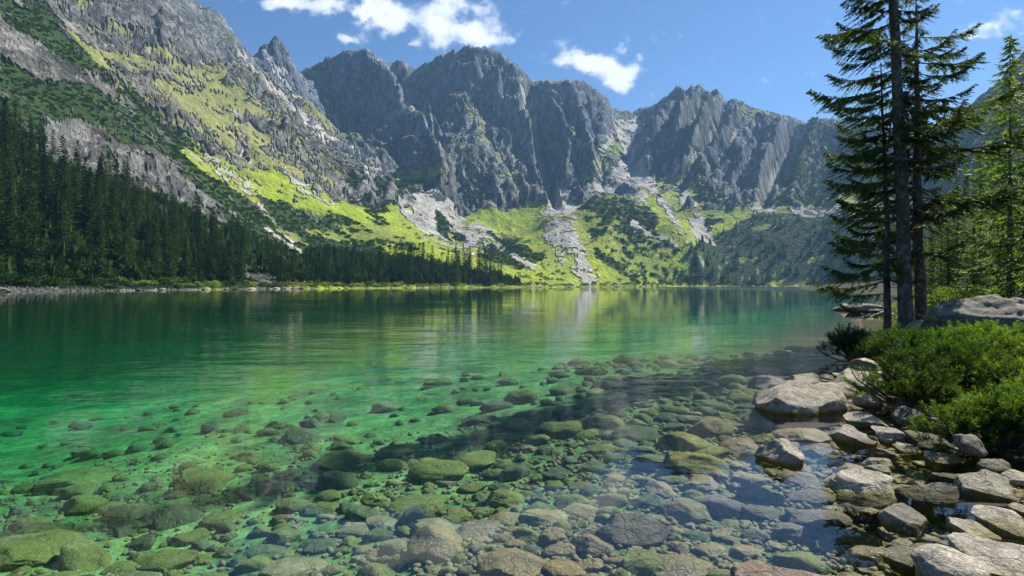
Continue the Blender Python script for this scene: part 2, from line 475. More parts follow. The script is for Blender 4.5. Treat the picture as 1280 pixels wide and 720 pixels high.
M_BARK = bark_material()
M_BED = bed_material()
M_WATER = water_material()
#@@TERRAIN
# ------------------------------------------------------------------ far terrain
SHORE_PX = [-1200, -700, -300, 0, 150, 320, 450, 560, 640, 740, 870, 1030, 1120, 1150, 1162, 1180, 1300, 1500, 2400]
SHORE_Y = [110, 115, 128, 156, 190, 270, 350, 440, 520, 690, 850, 860, 700, 420, 180, 118, 100, 95, 90]
def shore_Y(px):
    return np.exp(np.interp(px, SHORE_PX, np.log(SHORE_Y)))

LINES = [
 # hillside on the east shore: cliff foot, near crest, hollow behind, skyline
 [(-700,-40,300),(-400,40,320),(-200,100,335),(0,165,330),(60,203,330),(130,232,345),(200,250,370),(260,275,400),(330,302,430),(380,325,450)],
 [(-700,-260,440),(-400,-150,470),(-200,-85,500),(-50,-25,520),(56,0,520),(87,45,520),(133,67,530),(149,98,525),(165,130,520),(200,163,520),(250,203,520),(300,243,530),(345,280,540),(400,312,565),(450,332,590)],
 [(-400,-130,560),(-50,-5,600),(56,22,620),(87,64,630),(133,85,640),(149,114,640),(200,172,645),(250,206,650)],
 [(0,-60,820),(100,20,820),(180,75,830),(260,125,840),(330,175,850),(400,222,870),(460,252,890),(520,285,900),(575,312,890),(620,332,860)],
 [(-700,-500,950),(-400,-380,1000),(-100,-220,1050),(60,-110,1100),(150,-60,1130),(215,-18,1180),(250,2,1220),(262,12,1230),(275,18,1240),(292,40,1260),(318,74,1290),(345,112,1320),(375,140,1330),(400,155,1340),(435,172,1350),(470,195,1340),(500,222,1300)],
 # the leaning spire behind it
 [(312,110,1560),(320,74,1540),(324,62,1530),(332,50,1530),(340,42,1530),(347,39,1530),(353,44,1530),(358,54,1530),(367,72,1530),(374,96,1540),(385,120,1540),(410,150,1520),(440,180,1480),(465,200,1440)],
 [(347,39,1530),(352,70,1500),(362,100,1470),(380,128,1440)],
 # central massif skyline
 [(376,90,2050),(395,78,2050),(421,64,2030),(440,59,2030),(455,59,2000),(465.6,62,1990),(476,73,2020),(489,70.5,2020),(508,76,2050),(522,85,2060),(535,77,2040),(548,70,2020),(560,62,2000),(573,56,2000),(583,55,1990),(594,54,1990),(610,56,2000),(626,59,2000),(641,72,1990),(653,84,1990),(660,95,2000),(667,102,2010),(679,99,1980),(691,97,1970),(704,98,1960),(717,94.5,1950),(736,101,1960),(755,113,1980),(764,129,2020),(769,138,2250),(778,137,2350),(787,141,2400),(796,135,2400),(806,131,2380),(815,132,2360),(823,127,2250),(834,116,2100),(847,104,2000),(856,103,1960),(864,105,1940),(875,99,1920),(888,108,1900),(893,106,1880),(899,107,1870),(911,123,1850),(925,127,1800),(937,131,1760),(959,142,1720),(975,146,1700),(993,148,1680),(1002,146,1660),(1008,154,1650),(1019,143,1560),(1030,141,1540),(1045,142,1520),(1060,144,1500),(1100,160,1450),(1140,176,1400),(1170,165,1250),(1190,150,1120),(1210,133,1040),(1227,115,1000),(1247,96,970),(1268,73,940),(1300,40,900),(1400,-40,850),(1700,-220,800),(2200,-450,750)],
 # ribs and gullies
 [(465,62,1990),(483,96,1900),(497,129,1800),(514,150,1740),(532,168,1680),(545,180,1640)],
 [(478,78,2060),(500,115,1960),(520,142,1880),(538,160,1800),(552,172,1740)],
 [(400,120,1980),(420,165,1820),(450,190,1650),(480,212,1480),(500,228,1330)],
 [(440,59,2030),(438,100,1900),(450,140,1780),(470,175,1620)],
 [(594,54,1990),(588,90,1900),(575,120,1820),(565,140,1720),(548,155,1640),(528,172,1540),(512,188,1460),(497,203,1390)],
 [(565,140,1720),(590,150,1660),(600,175,1560),(607,195,1500),(620,222,1400),(640,248,1290),(652,264,1200)],
 [(626,70,1980),(622,110,1900),(615,140,1830),(612,158,1790)],
 [(641,72,1990),(650,110,1900),(646,145,1800),(655,170,1700),(662,190,1600),(668,225,1450),(676,255,1260)],
 [(605,150,1780),(625,175,1700),(640,205,1600),(652,235,1450),(664,262,1280)],
 [(662,118,1990),(665,150,1880),(670,180,1760),(678,210,1560),(686,240,1350),(694,262,1180)],
 [(717,95,1950),(705,125,1840),(700,150,1740),(712,175,1640),(722,195,1540),(738,222,1380),(744,236,1250)],
 [(691,97,1970),(688,140,1800),(684,170,1700),(690,200,1560),(700,232,1330)],
 [(736,101,1960),(742,140,1800),(752,170,1700),(758,195,1560)],
 [(769,150,2150),(775,175,1950),(785,200,1680),(800,222,1450),(815,232,1330)],
 [(796,150,2250),(800,170,2100),(815,195,1800)],
 [(847,104,2000),(836,135,1880),(822,165,1750),(812,195,1600),(808,220,1430)],
 [(856,110,1990),(848,140,1900),(840,170,1780),(832,200,1620),(828,225,1420)],
 [(875,99,1920),(866,130,1800),(852,160,1680),(842,190,1560),(835,215,1430)],
 [(885,118,1930),(875,150,1820),(862,185,1680),(850,212,1500)],
 [(899,107,1870),(893,135,1720),(880,162,1600),(866,188,1500),(852,212,1400),(845,228,1320)],
 [(911,127,1900),(902,155,1740),(888,185,1600),(872,212,1460)],
 [(932,131,1770),(925,150,1640),(912,172,1530),(897,198,1440),(880,225,1330),(874,240,1250)],
 [(940,140,1760),(950,165,1620),(958,190,1520),(940,230,1340),(925,255,1180)],
 [(959,142,1720),(968,165,1600),(978,185,1500),(968,215,1380),(952,245,1220)],
 [(1000,152,1720),(992,180,1580),(978,208,1450),(965,232,1300),(952,256,1150)],
 [(1019,143,1560),(1012,170,1450),(1006,200,1330),(998,228,1200),(990,250,1100)],
 [(1045,142,1520),(1040,175,1400),(1035,210,1250),(1030,240,1100)],
 # foot of the cliffs
 [(450,245,1130),(497,226,1240),(520,232,1180),(545,245,1100),(575,262,1060),(605,280,1030),(635,289,1010),(660,287,1010),(676,278,1040),(695,262,1110),(715,250,1180),(740,240,1220),(765,222,1380),(800,232,1320),(830,232,1320),(850,232,1290),(866,240,1230),(880,255,1120),(905,264,1080),(930,262,1080),(955,258,1090),(990,260,1040),(1030,258,1000),(1060,262,970),(1150,262,850),(1250,250,600),(1400,230,450),(2200,100,420)],
 # mound with dwarf pines, and its back
 [(722,266,960),(745,257,980),(775,250,990),(805,256,980),(835,272,950),(858,292,900),(876,318,860)],
 [(730,262,1080),(775,254,1120),(820,262,1090),(850,280,1020)],
 [(640,300,880),(690,322,780),(740,338,740)],
 [(880,290,1000),(900,318,930),(960,322,920),(1030,322,900)],
 [(800,300,870),(850,325,860),(870,338,855)],
]

GPX0, GPX1, DPX = -1200.0, 2400.0, 4.0
LY0, LY1, DLY = math.log(85.0), math.log(9000.0), 0.008

LINES = [[(a, b, c if c < 1250 else 1250 + (c - 1250) * .50) for (a, b, c) in L] for L in LINES]

def blur(a, k):
    for ax in (0, 1):
        c = np.cumsum(np.pad(a, [(k + 1, k) if i == ax else (0, 0) for i in (0, 1)], mode='edge'), ax)
        n = a.shape[ax]
        hi = np.take(c, np.arange(2 * k + 1, 2 * k + 1 + n), ax); lo = np.take(c, np.arange(0, n), ax)
        a = (hi - lo) / (2 * k + 1)
    return a

def solve_height():
    nu, nv = int((GPX1 - GPX0) / DPX) + 1, int((LY1 - LY0) / DLY) + 1
    gpx = GPX0 + np.arange(nu) * DPX
    gly = LY0 + np.arange(nv) * DLY
    val = np.zeros((nu, nv)); cnt = np.zeros((nu, nv))
    def put(px, ly, z):
        i = np.rint((px - GPX0) / DPX).astype(int); j = np.rint((ly - LY0) / DLY).astype(int)
        ok = (i >= 0) & (i < nu) & (j >= 0) & (j < nv)
        np.add.at(val, (i[ok], j[ok]), z[ok]); np.add.at(cnt, (i[ok], j[ok]), 1)
    for L in LINES:
        for (a, b) in zip(L[:-1], L[1:]):
            n = int(max(abs(b[0] - a[0]) / DPX, abs(math.log(b[2] / a[2])) / DLY) * 2) + 2
            s = np.linspace(0, 1, n)
            px = a[0] + (b[0] - a[0]) * s; ly = math.log(a[2]) + math.log(b[2] / a[2]) * s
            py = a[1] + (b[1] - a[1]) * s
            put(px, ly, H + (HOR - py) / F * np.exp(ly))
    fix = cnt > 0
    z = np.where(fix, val / np.maximum(cnt, 1), 0)
    lys = np.log(shore_Y(gpx))[:, None]
    lake = gly[None, :] < lys
    z = np.where(lake, np.maximum(-14.0, (gly[None, :] - lys) * 60), z); fix = fix | lake
    shore = np.abs(gly[None, :] - lys) < DLY
    z = np.where(shore & ~lake, 0.6, z); fix = fix | shore
    z[:, -1] = 300; fix[:, -1] = True
    # coarse to fine relaxation
    pyr = [(z, fix)]
    while min(pyr[-1][0].shape) > 24:
        zz, ff = pyr[-1]
        a, b = zz.shape[0] // 2 * 2, zz.shape[1] // 2 * 2
        zr = zz[:a, :b].reshape(a // 2, 2, b // 2, 2); fr = ff[:a, :b].reshape(a // 2, 2, b // 2, 2).astype(float)
        s = fr.sum((1, 3)); v = (zr * fr).sum((1, 3)) / np.maximum(s, 1)
        pyr.append((v, s > 0))
    cur = None
    for (zz, ff) in reversed(pyr):
        if cur is None:
            x = np.where(ff, zz, zz[ff].mean())
        else:
            up = np.repeat(np.repeat(cur, 2, 0), 2, 1)
            up = np.pad(up, ((0, max(0, zz.shape[0] - up.shape[0])), (0, max(0, zz.shape[1] - up.shape[1]))), mode='edge')[:zz.shape[0], :zz.shape[1]]
            x = np.where(ff, zz, up)
        for _ in range(220 if zz.size < 2e5 else 90):
            p = np.pad(x, 1, mode='edge')
            av = (p[:-2, 1:-1] + p[2:, 1:-1] + p[1:-1, :-2] + p[1:-1, 2:]) * .25
            x = np.where(ff, zz, av)
        cur = x
    # soften the constraint creases a little
    for _ in range(2):
        p = np.pad(cur, 1, mode='edge')
        cur = (p[:-2, 1:-1] + p[2:, 1:-1] + p[1:-1, :-2] + p[1:-1, 2:]) * .15 + cur * .4
    return cur

ZG = solve_height()

def base_height(px, ly):
    fi = np.clip((px - GPX0) / DPX, 0, ZG.shape[0] - 1.001); fj = np.clip((ly - LY0) / DLY, 0, ZG.shape[1] - 1.001)
    i = fi.astype(int); j = fj.astype(int); a = fi - i; b = fj - j
    return (ZG[i, j] * (1 - a) * (1 - b) + ZG[i + 1, j] * a * (1 - b) + ZG[i, j + 1] * (1 - a) * b + ZG[i + 1, j + 1] * a * b)

# crests (positive) and gullies (negative) of the rock faces: bearing and height line, relief (m), reach on either side
RIBS = [
 ([(462,64),(483,96),(497,129),(514,150),(532,168),(548,182)], 30, 40, 12),
 ([(402,72),(398,100),(410,130),(430,160),(452,190)], 14, 18, 18),
 ([(478,78),(500,115),(520,142),(538,160)], -18, 12, 16),
 ([(594,56),(588,90),(575,120),(565,140)], 16, 26, 26),
 ([(540,80),(528,110),(530,140),(545,165)], -16, 12, 16),
 ([(626,64),(628,90),(620,115),(612,150)], 18, 14, 12),
 ([(565,140),(540,160),(520,182),(497,205)], 24, 14, 34),
 ([(520,172),(538,190),(548,212),(550,240)], 16, 22, 10),
 ([(565,138),(590,150),(600,175),(607,195),(620,222),(640,246),(650,256)], 30, 60, 12),
 ([(607,150),(625,175),(640,205),(652,235),(656,245)], 22, 22, 12),
 ([(641,74),(650,110),(648,145),(655,170),(662,190),(668,225),(671,240)], 20, 26, 10),
 ([(661,106),(665,150),(671,180),(680,215),(688,240),(694,262)], -26, 12, 12),
 ([(691,97),(690,130),(698,155),(706,175),(712,205),(708,235)], 22, 20, 14),
 ([(717,95),(722,130),(728,165),(735,200),(742,236)], 24, 26, 14),
 ([(705,100),(706,130),(714,160),(722,200),(726,236)], -12, 8, 10),
 ([(750,112),(756,150),(764,180)], 16, 20, 10),
 ([(847,104),(836,135),(822,165),(812,195),(808,222)], 20, 22, 14),
 ([(857,108),(848,140),(840,170),(832,200),(828,222)], -16, 10, 12),
 ([(875,100),(866,130),(852,160),(842,190),(836,215)], 26, 20, 16),
 ([(886,112),(876,145),(862,180),(850,212)], -20, 10, 12),
 ([(899,107),(893,135),(880,162),(866,188),(850,222)], 26, 18, 18),
 ([(912,126),(902,155),(888,185),(870,215)], -14, 10, 12),
 ([(934,131),(925,150),(912,172),(897,198),(880,225),(874,240)], 32, 24, 16),
 ([(946,140),(940,170),(922,200),(905,235),(890,258)], -14, 14, 12),
 ([(962,143),(972,165),(980,185),(968,215),(952,245)], 24, 36, 10),
 ([(1002,152),(992,180),(978,208),(965,232),(952,258)], -24, 14, 14),
 ([(1019,143),(1012,170),(1006,200),(998,228),(990,250)], 26, 22, 18),
 ([(1038,143),(1034,175),(1026,210),(1020,245)], -12, 10, 10),
 ([(347,40),(350,70),(362,100),(382,130),(405,160)], 8, 16, 10),
 ([(292,42),(318,90),(345,125),(380,155)], 16, 26, 10),
]

# land cover: (outline seen from the shore, class, coverage); later rows lie over earlier ones
ROCK, SCREE, GRASS, DRY, PINE, WOOD = range(6)
COVER = [
 ([(56,0),(250,0),(320,80),(440,165),(500,235),(600,330),(640,357),(380,357),(330,290),(250,215),(150,110)], DRY, .42),
 ([(230,0),(270,10),(320,70),(300,80),(220,50)], ROCK, .8),
 ([(120,0),(250,0),(310,80),(250,75),(180,45)], ROCK, .6),
 ([(130,70),(180,110),(250,160),(300,200),(350,205),(420,230),(440,200),(380,150),(300,110),(230,80),(170,60)], DRY, .6),
 ([(290,120),(330,110),(400,150),(440,175),(470,210),(440,230),(380,200)], DRY, .5),
 ([(0,0),(56,0),(90,45),(150,100),(100,90),(60,60),(0,40)], PINE, .62),
 ([(0,75),(60,98),(120,104),(150,105),(210,160),(340,272),(350,300),(300,270),(200,205),(150,165),(110,150),(60,135),(0,110)], PINE, .85),
 ([(330,110),(500,215),(540,240),(480,260),(420,240),(340,190)], ROCK, .35),
 ([(225,178),(262,196),(300,206),(350,205),(400,235),(470,262),(520,282),(600,328),(600,345),(540,330),(470,318),(430,300),(380,275),(330,250),(262,216)], GRASS, .93),
 ([(230,180),(250,182),(300,215),(340,250),(350,265),(330,255),(280,215)], SCREE, .4),
 ([(340,205),(352,204),(390,230),(420,250),(400,246),(365,222)], SCREE, .55),
 ([(425,205),(470,225),(500,222),(545,238),(520,262),(480,275),(440,250)], PINE, .55),
 ([(455,230),(480,222),(470,240),(445,252)], SCREE, .8),
 ([(250,270),(290,265),(345,285),(400,320),(420,345),(380,335),(320,300)], SCREE, .45),
 ([(300,250),(340,280),(360,300),(330,300),(290,280)], PINE, .5),
 ([(322,238),(360,246),(410,262),(455,290),(480,312),(440,322),(390,300),(350,275)], PINE, .88),
 ([(405,256),(440,268),(500,292),(530,310),(500,308),(450,290)], PINE, .85),
 ([(330,300),(400,300),(480,318),(560,335),(640,352),(640,358),(380,358)], PINE, .6),
 ([(475,265),(500,262),(545,292),(590,318),(560,322),(520,305)], GRASS, .8),
 ([(478,262),(505,268),(560,300),(600,325),(640,345),(610,340),(540,315),(500,290)], GRASS, .75),
 ([(495,262),(530,238),(548,242),(600,280),(640,290),(650,310),(660,325),(620,330),(560,305),(520,285)], SCREE, .72),
 ([(545,265),(575,278),(585,300),(560,300),(540,285)], PINE, .6),
 ([(610,285),(640,298),(690,322),(700,335),(650,340),(600,322)], PINE, .82),
 ([(600,268),(660,282),(680,276),(700,300),(720,345),(660,356),(640,345),(690,325),(640,298)], GRASS, .85),
 ([(655,335),(700,325),(725,350),(700,357),(655,357)], GRASS, .97),
 ([(690,300),(720,262),(760,262),(740,290),(800,345),(760,357),(735,345)], GRASS, .9),
 ([(680,255),(700,240),(760,235),(775,205),(765,150),(808,140),(800,170),(790,205),(835,232),(850,240),(800,262),(770,250),(735,258),(705,300),(690,290)], SCREE, .75),
 ([(740,205),(765,180),(775,200),(760,225),(735,235)], GRASS, .5),
 ([(725,262),(770,247),(800,252),(850,282),(880,310),(880,357),(800,357),(740,300)], GRASS, .75),
 ([(725,265),(750,254),(775,250),(815,262),(845,285),(862,305),(835,325),(790,320),(745,300)], PINE, .86),
 ([(790,272),(850,300),(842,306),(785,284)], SCREE, .5),
 ([(735,300),(800,330),(870,345),(870,357),(800,357),(760,330)], PINE, .5),
 ([(800,235),(850,222),(870,240),(885,262),(876,300),(850,315),(820,275)], GRASS, .8),
 ([(840,228),(850,230),(880,280),(885,310),(870,300)], SCREE, .8),
 ([(870,240),(905,262),(900,285),(880,285)], PINE, .5),
 ([(880,290),(905,272),(930,262),(960,254),(960,266),(915,288),(885,305)], GRASS, .85),
 ([(930,262),(960,256),(975,262),(940,276)], SCREE, .6),
 ([(985,262),(1010,254),(1060,236),(1140,240),(1140,266),(1060,268),(1000,272)], GRASS, .7),
 ([(985,262),(1010,256),(1060,252),(1060,270),(1000,274)], SCREE, .6),
 ([(862,310),(900,290),(945,268),(1000,272),(1060,270),(1150,268),(1150,358),(868,358)], WOOD, .95),
 ([(1010,160),(1060,145),(1150,180),(1150,240),(1050,235),(990,262),(960,262),(985,220)], PINE, .5),
 ([(1150,250),(1210,190),(1290,150),(2400,100),(2400,360),(1150,360)], WOOD, .85),
 ([(1150,180),(1290,60),(1290,150),(1210,190),(1150,250)], PINE, .45),
 ([(0,150),(60,190),(130,218),(200,240),(260,262),(330,295),(380,328),(400,358),(-1200,358),(-1200,0)], WOOD, .9),
 ([(0,100),(100,140),(210,170),(340,285),(345,305),(250,265),(130,225),(60,200),(0,170)], PINE, .66),
 ([(50,150),(90,140),(130,150),(135,190),(150,215),(110,215),(60,190)], ROCK, .9),
 ([(130,160),(150,170),(240,235),(290,275),(280,280),(220,250),(160,225)], ROCK, .6),
 ([(652,112),(662,112),(672,170),(686,215),(696,255),(690,262),(676,215),(664,180)], SCREE, .8),
 ([(676,262),(695,258),(712,285),(728,320),(745,354),(728,350),(700,318),(684,300)], SCREE, .55),
 ([(1000,158),(1008,160),(990,200),(966,235),(958,235),(985,195)], SCREE, .6),
]
STROKES = [  # ledges of turf and chutes of pale rubble on the cliffs: line, half width, class, coverage
 ([(930,140),(915,150),(898,170),(880,197),(868,216)], 5, DRY, .8), ([(912,150),(897,168),(880,190),(862,214)], 3, DRY, .7), ([(945,140),(935,150)], 5, DRY, .8),
 ([(592,160),(603,190),(615,213),(640,250)], 5, DRY, .75), ([(640,248),(656,268)], 4, DRY, .6), ([(566,141),(545,156),(525,172),(500,202)], 4, DRY, .8), ([(560,150),(590,152),(612,160)], 5, DRY, .7),
 ([(634,168),(648,176),(660,184)], 7, DRY, .7), ([(690,185),(700,200),(706,225)], 6, DRY, .6), ([(718,190),(733,205),(742,232)], 7, DRY, .6), ([(500,225),(530,222),(552,232)], 5, GRASS, .8),
 ([(1000,215),(985,240),(975,255)], 6, PINE, .7), ([(1022,160),(1040,190),(1035,240)], 16, PINE, .6), ([(870,225),(880,245),(900,258)], 7, PINE, .6),
 ([(655,112),(661,140),(668,168),(680,212),(690,262)], 6, SCREE, .98), ([(676,215),(685,232),(694,255)], 5, SCREE, .8), ([(463,70),(483,98),(499,131)], 1.3, SCREE, .85), ([(516,150),(532,168),(548,190),(556,204)], 2.2, SCREE, .85),
 ([(776,165),(785,195),(800,222),(815,238)], 6, SCREE, .9), ([(842,222),(858,208),(880,190),(892,172)], 2.5, SCREE, .8), ([(1004,158),(990,186),(976,210),(962,234)], 3.2, SCREE, .9),
 ([(300,62),(345,112),(388,150),(436,186),(476,214)], 5, SCREE, .5), ([(330,62),(350,95),(380,130)], 2, SCREE, .6), ([(540,176),(548,200),(550,215)], 2, SCREE, .8), ([(640,212),(650,235),(662,258)], 2, SCREE, .8),
 ([(752,200),(765,182),(780,170)], 4, SCREE, .8), ([(700,105),(702,125),(708,150)], 1.6, SCREE, .7), ([(816,240),(835,262),(850,285),(858,300)], 4, SCREE, .85), ([(850,232),(868,262),(884,290),(892,305)], 4, SCREE, .85),
 ([(600,285),(625,305),(650,325),(668,335)], 4, SCREE, .8), ([(240,183),(270,200),(300,216),(335,246)], 2.5, SCREE, .6), ([(688,258),(700,280),(714,305),(728,330),(740,352)], 8, SCREE, .97), ([(692,262),(694,290),(702,325)], 7, SCREE, .75), ([(556,260),(580,285),(605,305)], 8, SCREE, .8),
 ([(330,282),(375,312),(402,330)], 3, SCREE, .55), ([(445,312),(480,332),(520,345)], 3, GRASS, .8), ([(790,275),(820,290),(858,318),(880,335)], 2.5, SCREE, .75),
]
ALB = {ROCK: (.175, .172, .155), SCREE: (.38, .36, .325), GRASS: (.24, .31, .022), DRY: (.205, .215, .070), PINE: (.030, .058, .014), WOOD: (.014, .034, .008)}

def inside(px, py, poly):
    r = np.zeros(px.shape, bool)
    n = len(poly)
    for i in range(n):
        x0, y0 = poly[i]; x1, y1 = poly[(i + 1) % n]
        if y0 == y1:
            continue
        c = ((y0 > py) != (y1 > py)) & (px < (x1 - x0) * (py - y0) / (y1 - y0) + x0)
        r ^= c
    return r

def build_terrain():
    xs = np.concatenate([np.arange(-1100, -60, 12), np.arange(-60, 1345, 1.6), np.arange(1345, 2300, 12)])
    def seg(a, b, st):
        return np.arange(math.log(a), math.log(b), st)
    ly = np.concatenate([seg(92, 900, .0075), seg(900, 2100, .0028), seg(2100, 2500, .006), seg(2500, 8500, .05)])
    PX, LY = np.meshgrid(xs, ly, indexing='ij')
    T_XS = xs
    Y = np.exp(LY); X = (PX - 640) / F * Y
    Z = base_height(PX, LY)
    lake = Z < 0.3
    py = HOR - (Z - H) * F / Y
    # land cover
    wx = fbm(X / 40, Y_ := Y / 40, Z / 40, 3, .6, 50) * 11; wy = fbm(X / 40, Y_, Z / 40, 3, .6, 90) * 8
    cov = fbm(X / 17, Y / 17, Z / 13, 4, .68, 5)
    cov2 = fbm(X / 70, Y / 70, Z / 35, 3, .6, 25)
    thr = (cov * .65 + cov2 * .5)
    # turn into a rough 0..1 rank
    rank = np.clip(.5 + thr / (2.6 * thr.std()), 0, 1)
    cls = np.full(PX.shape, ROCK)
    below = (PX > 380) & (py > 265)
    cls[below] = GRASS
    soft = {}
    for poly, c, cv in COVER:
        a = np.array(poly, float)
        m_ = (PX > a[:, 0].min() - 14) & (PX < a[:, 0].max() + 14)
        i0 = np.where(m_.any(1))[0]
        if not len(i0):
            continue
        sl = slice(i0[0], i0[-1] + 1)
        ins_ = inside(PX[sl] + wx[sl], py[sl] + wy[sl], poly)
        cls[sl] = np.where(ins_ & (rank[sl] < cv), c, cls[sl])
    for line, hw, c, cv in STROKES:
        a = np.array(line, float)
        i0, i1 = np.searchsorted(xs, [a[:, 0].min() - hw - 12, a[:, 0].max() + hw + 12])
        sl = slice(i0, i1)
        qx = PX[sl] + wx[sl] * .35; qy = py[sl] + wy[sl] * .35
        best = np.full(qx.shape, 1e9)
        for (x0, y0), (x1, y1) in zip(a[:-1], a[1:]):
            dx, dy = x1 - x0, y1 - y0
            t_ = np.clip(((qx - x0) * dx + (qy - y0) * dy) / (dx * dx + dy * dy), 0, 1)
            best = np.minimum(best, np.hypot(qx - x0 - t_ * dx, qy - y0 - t_ * dy))
        hit = (best < hw * (.6 + .8 * rank[sl])) & (rank[sl] < cv) & (Y[sl] > (600 if a[:, 1].min() < 250 else 150))
        cls[sl] = np.where(hit, c, cls[sl])
    # relief: ridged ribs on rock, hummocks on vegetation
    alt = np.clip((Z - 4) / 60, 0, 1)
    rocky = blur(np.isin(cls, (ROCK,)).astype(float), 3)
    steep = np.clip((Y - 250) / 700, 0.42, 1)
    # ribs lean down to the south-east on the near massif and to the north-west on the other
    tilt = np.interp(PX, [300, 480, 560, 640, 760, 900, 1100], [.75, .8, .3, .35, -.1, -.75, -.6])
    A = X + tilt * Z; B = Y * .6 + Z * .4
    g1 = ridged(A / 170, B / 420, 0 * X, 2, .5, 3) - .45
    g2 = ridged(A / 62 + .5 * cov2, B / 210, Z / 500, 2, .55, 31) - .45
    g3 = ridged(A / 21 + .4 * cov, B / 60, Z / 90, 3, .62, 71) - .45
    g4 = ridged(X / 55, Y / 70, Z / 40, 3, .6, 131) - .45
    dz = g1 * 66 * steep * alt * (.3 + .7 * rocky) + g2 * 38 * steep * alt * (.2 + .8 * rocky) + g3 * (2 + 17 * rocky) * alt * steep + g4 * (3 + 12 * rocky) * alt * steep
    g5 = ridged(X / 9, Y / 9, Z / 16, 2, .6, 231) - .45
    dz += g5 * 4.5 * rocky * alt * np.clip(1.6 - Y / 900, 0, 1)
    sky_py = np.where(Y > 300, py, 999).min(axis=1, keepdims=True)
    for line, amp_, wl, wr in RIBS:
        a = np.array(line, float)
        i0, i1 = np.searchsorted(T_XS, [a[:, 0].min() - wl - 8, a[:, 0].max() + wr + 8])
        sl = slice(i0, i1)
        wob = fbm(py[sl] / 16, 0 * py[sl] + wl, 0 * py[sl], 3, .6, 300 + int(wl + a[0, 0])) * 7
        o_ = np.argsort(a[:, 1])
        d = PX[sl] + wob - np.interp(py[sl], a[o_, 1], a[o_, 0])
        tent = np.clip(1 - np.where(d < 0, -d / wl, d / wr), 0, 1) ** 1.15
        ext = np.clip((py[sl] - a[:, 1].min() + 3) / 10, 0, 1) * np.clip((a[:, 1].max() + 8 - py[sl]) / 16, 0, 1)
        dz[sl] += (tent - .25 * (tent > 0)) * ext * amp_ * 2.1 * (.08 + .92 * np.clip((py[sl] - sky_py[sl] - 3) / 38, 0, 1)) * np.clip((Y[sl] - 950) / 100, 0, 1)
    # the crest lines keep their height, with small teeth
    spike = ((ridged(X / 19, Y / 60, 0 * X, 3, .6, 401) - .5) * 15 - 2) * rocky * np.clip((Y - 700) / 300, 0, 1)
    fine = (g3 * 17 + g4 * 13) * rocky * alt * steep
    dz = (dz - fine) * (.10 + .90 * np.clip((py - sky_py) / 26, 0, 1) ** .8) + fine * (.45 + .55 * np.clip((py - sky_py) / 20, 0, 1)) + spike * np.clip(1 - (py - sky_py) / 9, 0, 1)
    clumps = fbm(X / 7, Y / 7, Z / 7, 2, .6, 11)
    dz += clumps * np.where(np.isin(cls, (PINE, WOOD)), 2.2, .7) * np.clip(Z / 8, 0, 1)
    # keep the skyline where it is: less relief near the crest lines
    Z2 = np.where(lake, Z, np.maximum(Z + dz, .1))
    dlx = (np.gradient(Z2, axis=0) / np.gradient(X, axis=0))
    dly = (np.gradient(Z2, axis=1) / np.gradient(Y, axis=1))
    slope = np.hypot(dlx, dly)
    conc = Z2 - blur(Z2, 4)
    scale_ = Y * 8 / F
    ledge = (cls == ROCK) & (slope < .95 + .5 * cov) & (PX > 250) & (Z < 620)
    cls[ledge & (rank < .62)] = DRY
    chute = np.isin(cls, (ROCK, DRY)) & (conc / scale_ < -.36 - .1 * cov2) & (Z > 90) & (PX > 250) & (rank > .35)
    cls[chute] = SCREE
    alb = np.zeros(PX.shape + (3,))
    for c, col in ALB.items():
        alb[cls == c] = col
    # blue of shaded cliffs painted into the far rock; browner rock on the hillside; turf patches of two kinds
    far_shade_blue = ((cls == ROCK) * np.clip((Y - 1000) / 350, 0, 1))[..., None]
    alb = alb * (1 - far_shade_blue) + np.array((.138, .162, .198)) * far_shade_blue
    gmix = ((cls == GRASS) * np.clip(.35 + 1.1 * cov2 + .5 * cov, 0, 1) * .8)[..., None]
    alb = alb * (1 - gmix) + np.array((.19, .215, .050)) * gmix
    v = (1 + .35 * fbm(X / 15, Y / 15, Z / 15, 3, .6, 44))[..., None]
    alb = alb * v
    lichen = np.clip(fbm(X / 120, Y / 120, Z / 120, 3, .5, 8) * 1.5, 0, 1)[..., None] * (cls == ROCK)[..., None]
    alb = alb * (1 - lichen * .5) + np.array((.15, .16, .09)) * lichen * .5
    veg = np.where(cls == SCREE, .75, np.isin(cls, (GRASS, DRY, PINE, WOOD)).astype(float))
    nu, nv = PX.shape
    idx = np.arange(nu * nv).reshape(nu, nv)
    q = np.stack([idx[:-1, :-1], idx[1:, :-1], idx[1:, 1:], idx[:-1, 1:]], -1).reshape(-1, 4)
    Zr = Z2.ravel()
    keep = Zr[q].max(1) > -3.0
    q = q[keep]
    used = np.zeros(nu * nv, bool); used[q.ravel()] = True
    remap = np.cumsum(used) - 1
    q = remap[q]
    V = np.stack([X, Y, Z2], -1).reshape(-1, 3)[used]
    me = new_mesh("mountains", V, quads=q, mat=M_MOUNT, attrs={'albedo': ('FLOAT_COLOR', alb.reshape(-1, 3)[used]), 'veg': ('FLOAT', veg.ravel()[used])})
    o = link("mountains", me)
    tag(o, "steep grey granite mountains with grassy lower slopes rising around the far end of the lake", kind='structure')
    return dict(xs=xs, ly=ly, Z=Z2, cls=cls, py=py)

T = build_terrain()

def ground(px, Y):
    """Index of the terrain sample nearest to a bearing and a distance."""
    i = np.clip(np.searchsorted(T['xs'], px), 0, len(T['xs']) - 1)
    j = np.clip(np.searchsorted(T['ly'], np.log(Y)), 0, len(T['ly']) - 1)
    return T['Z'][i, j]
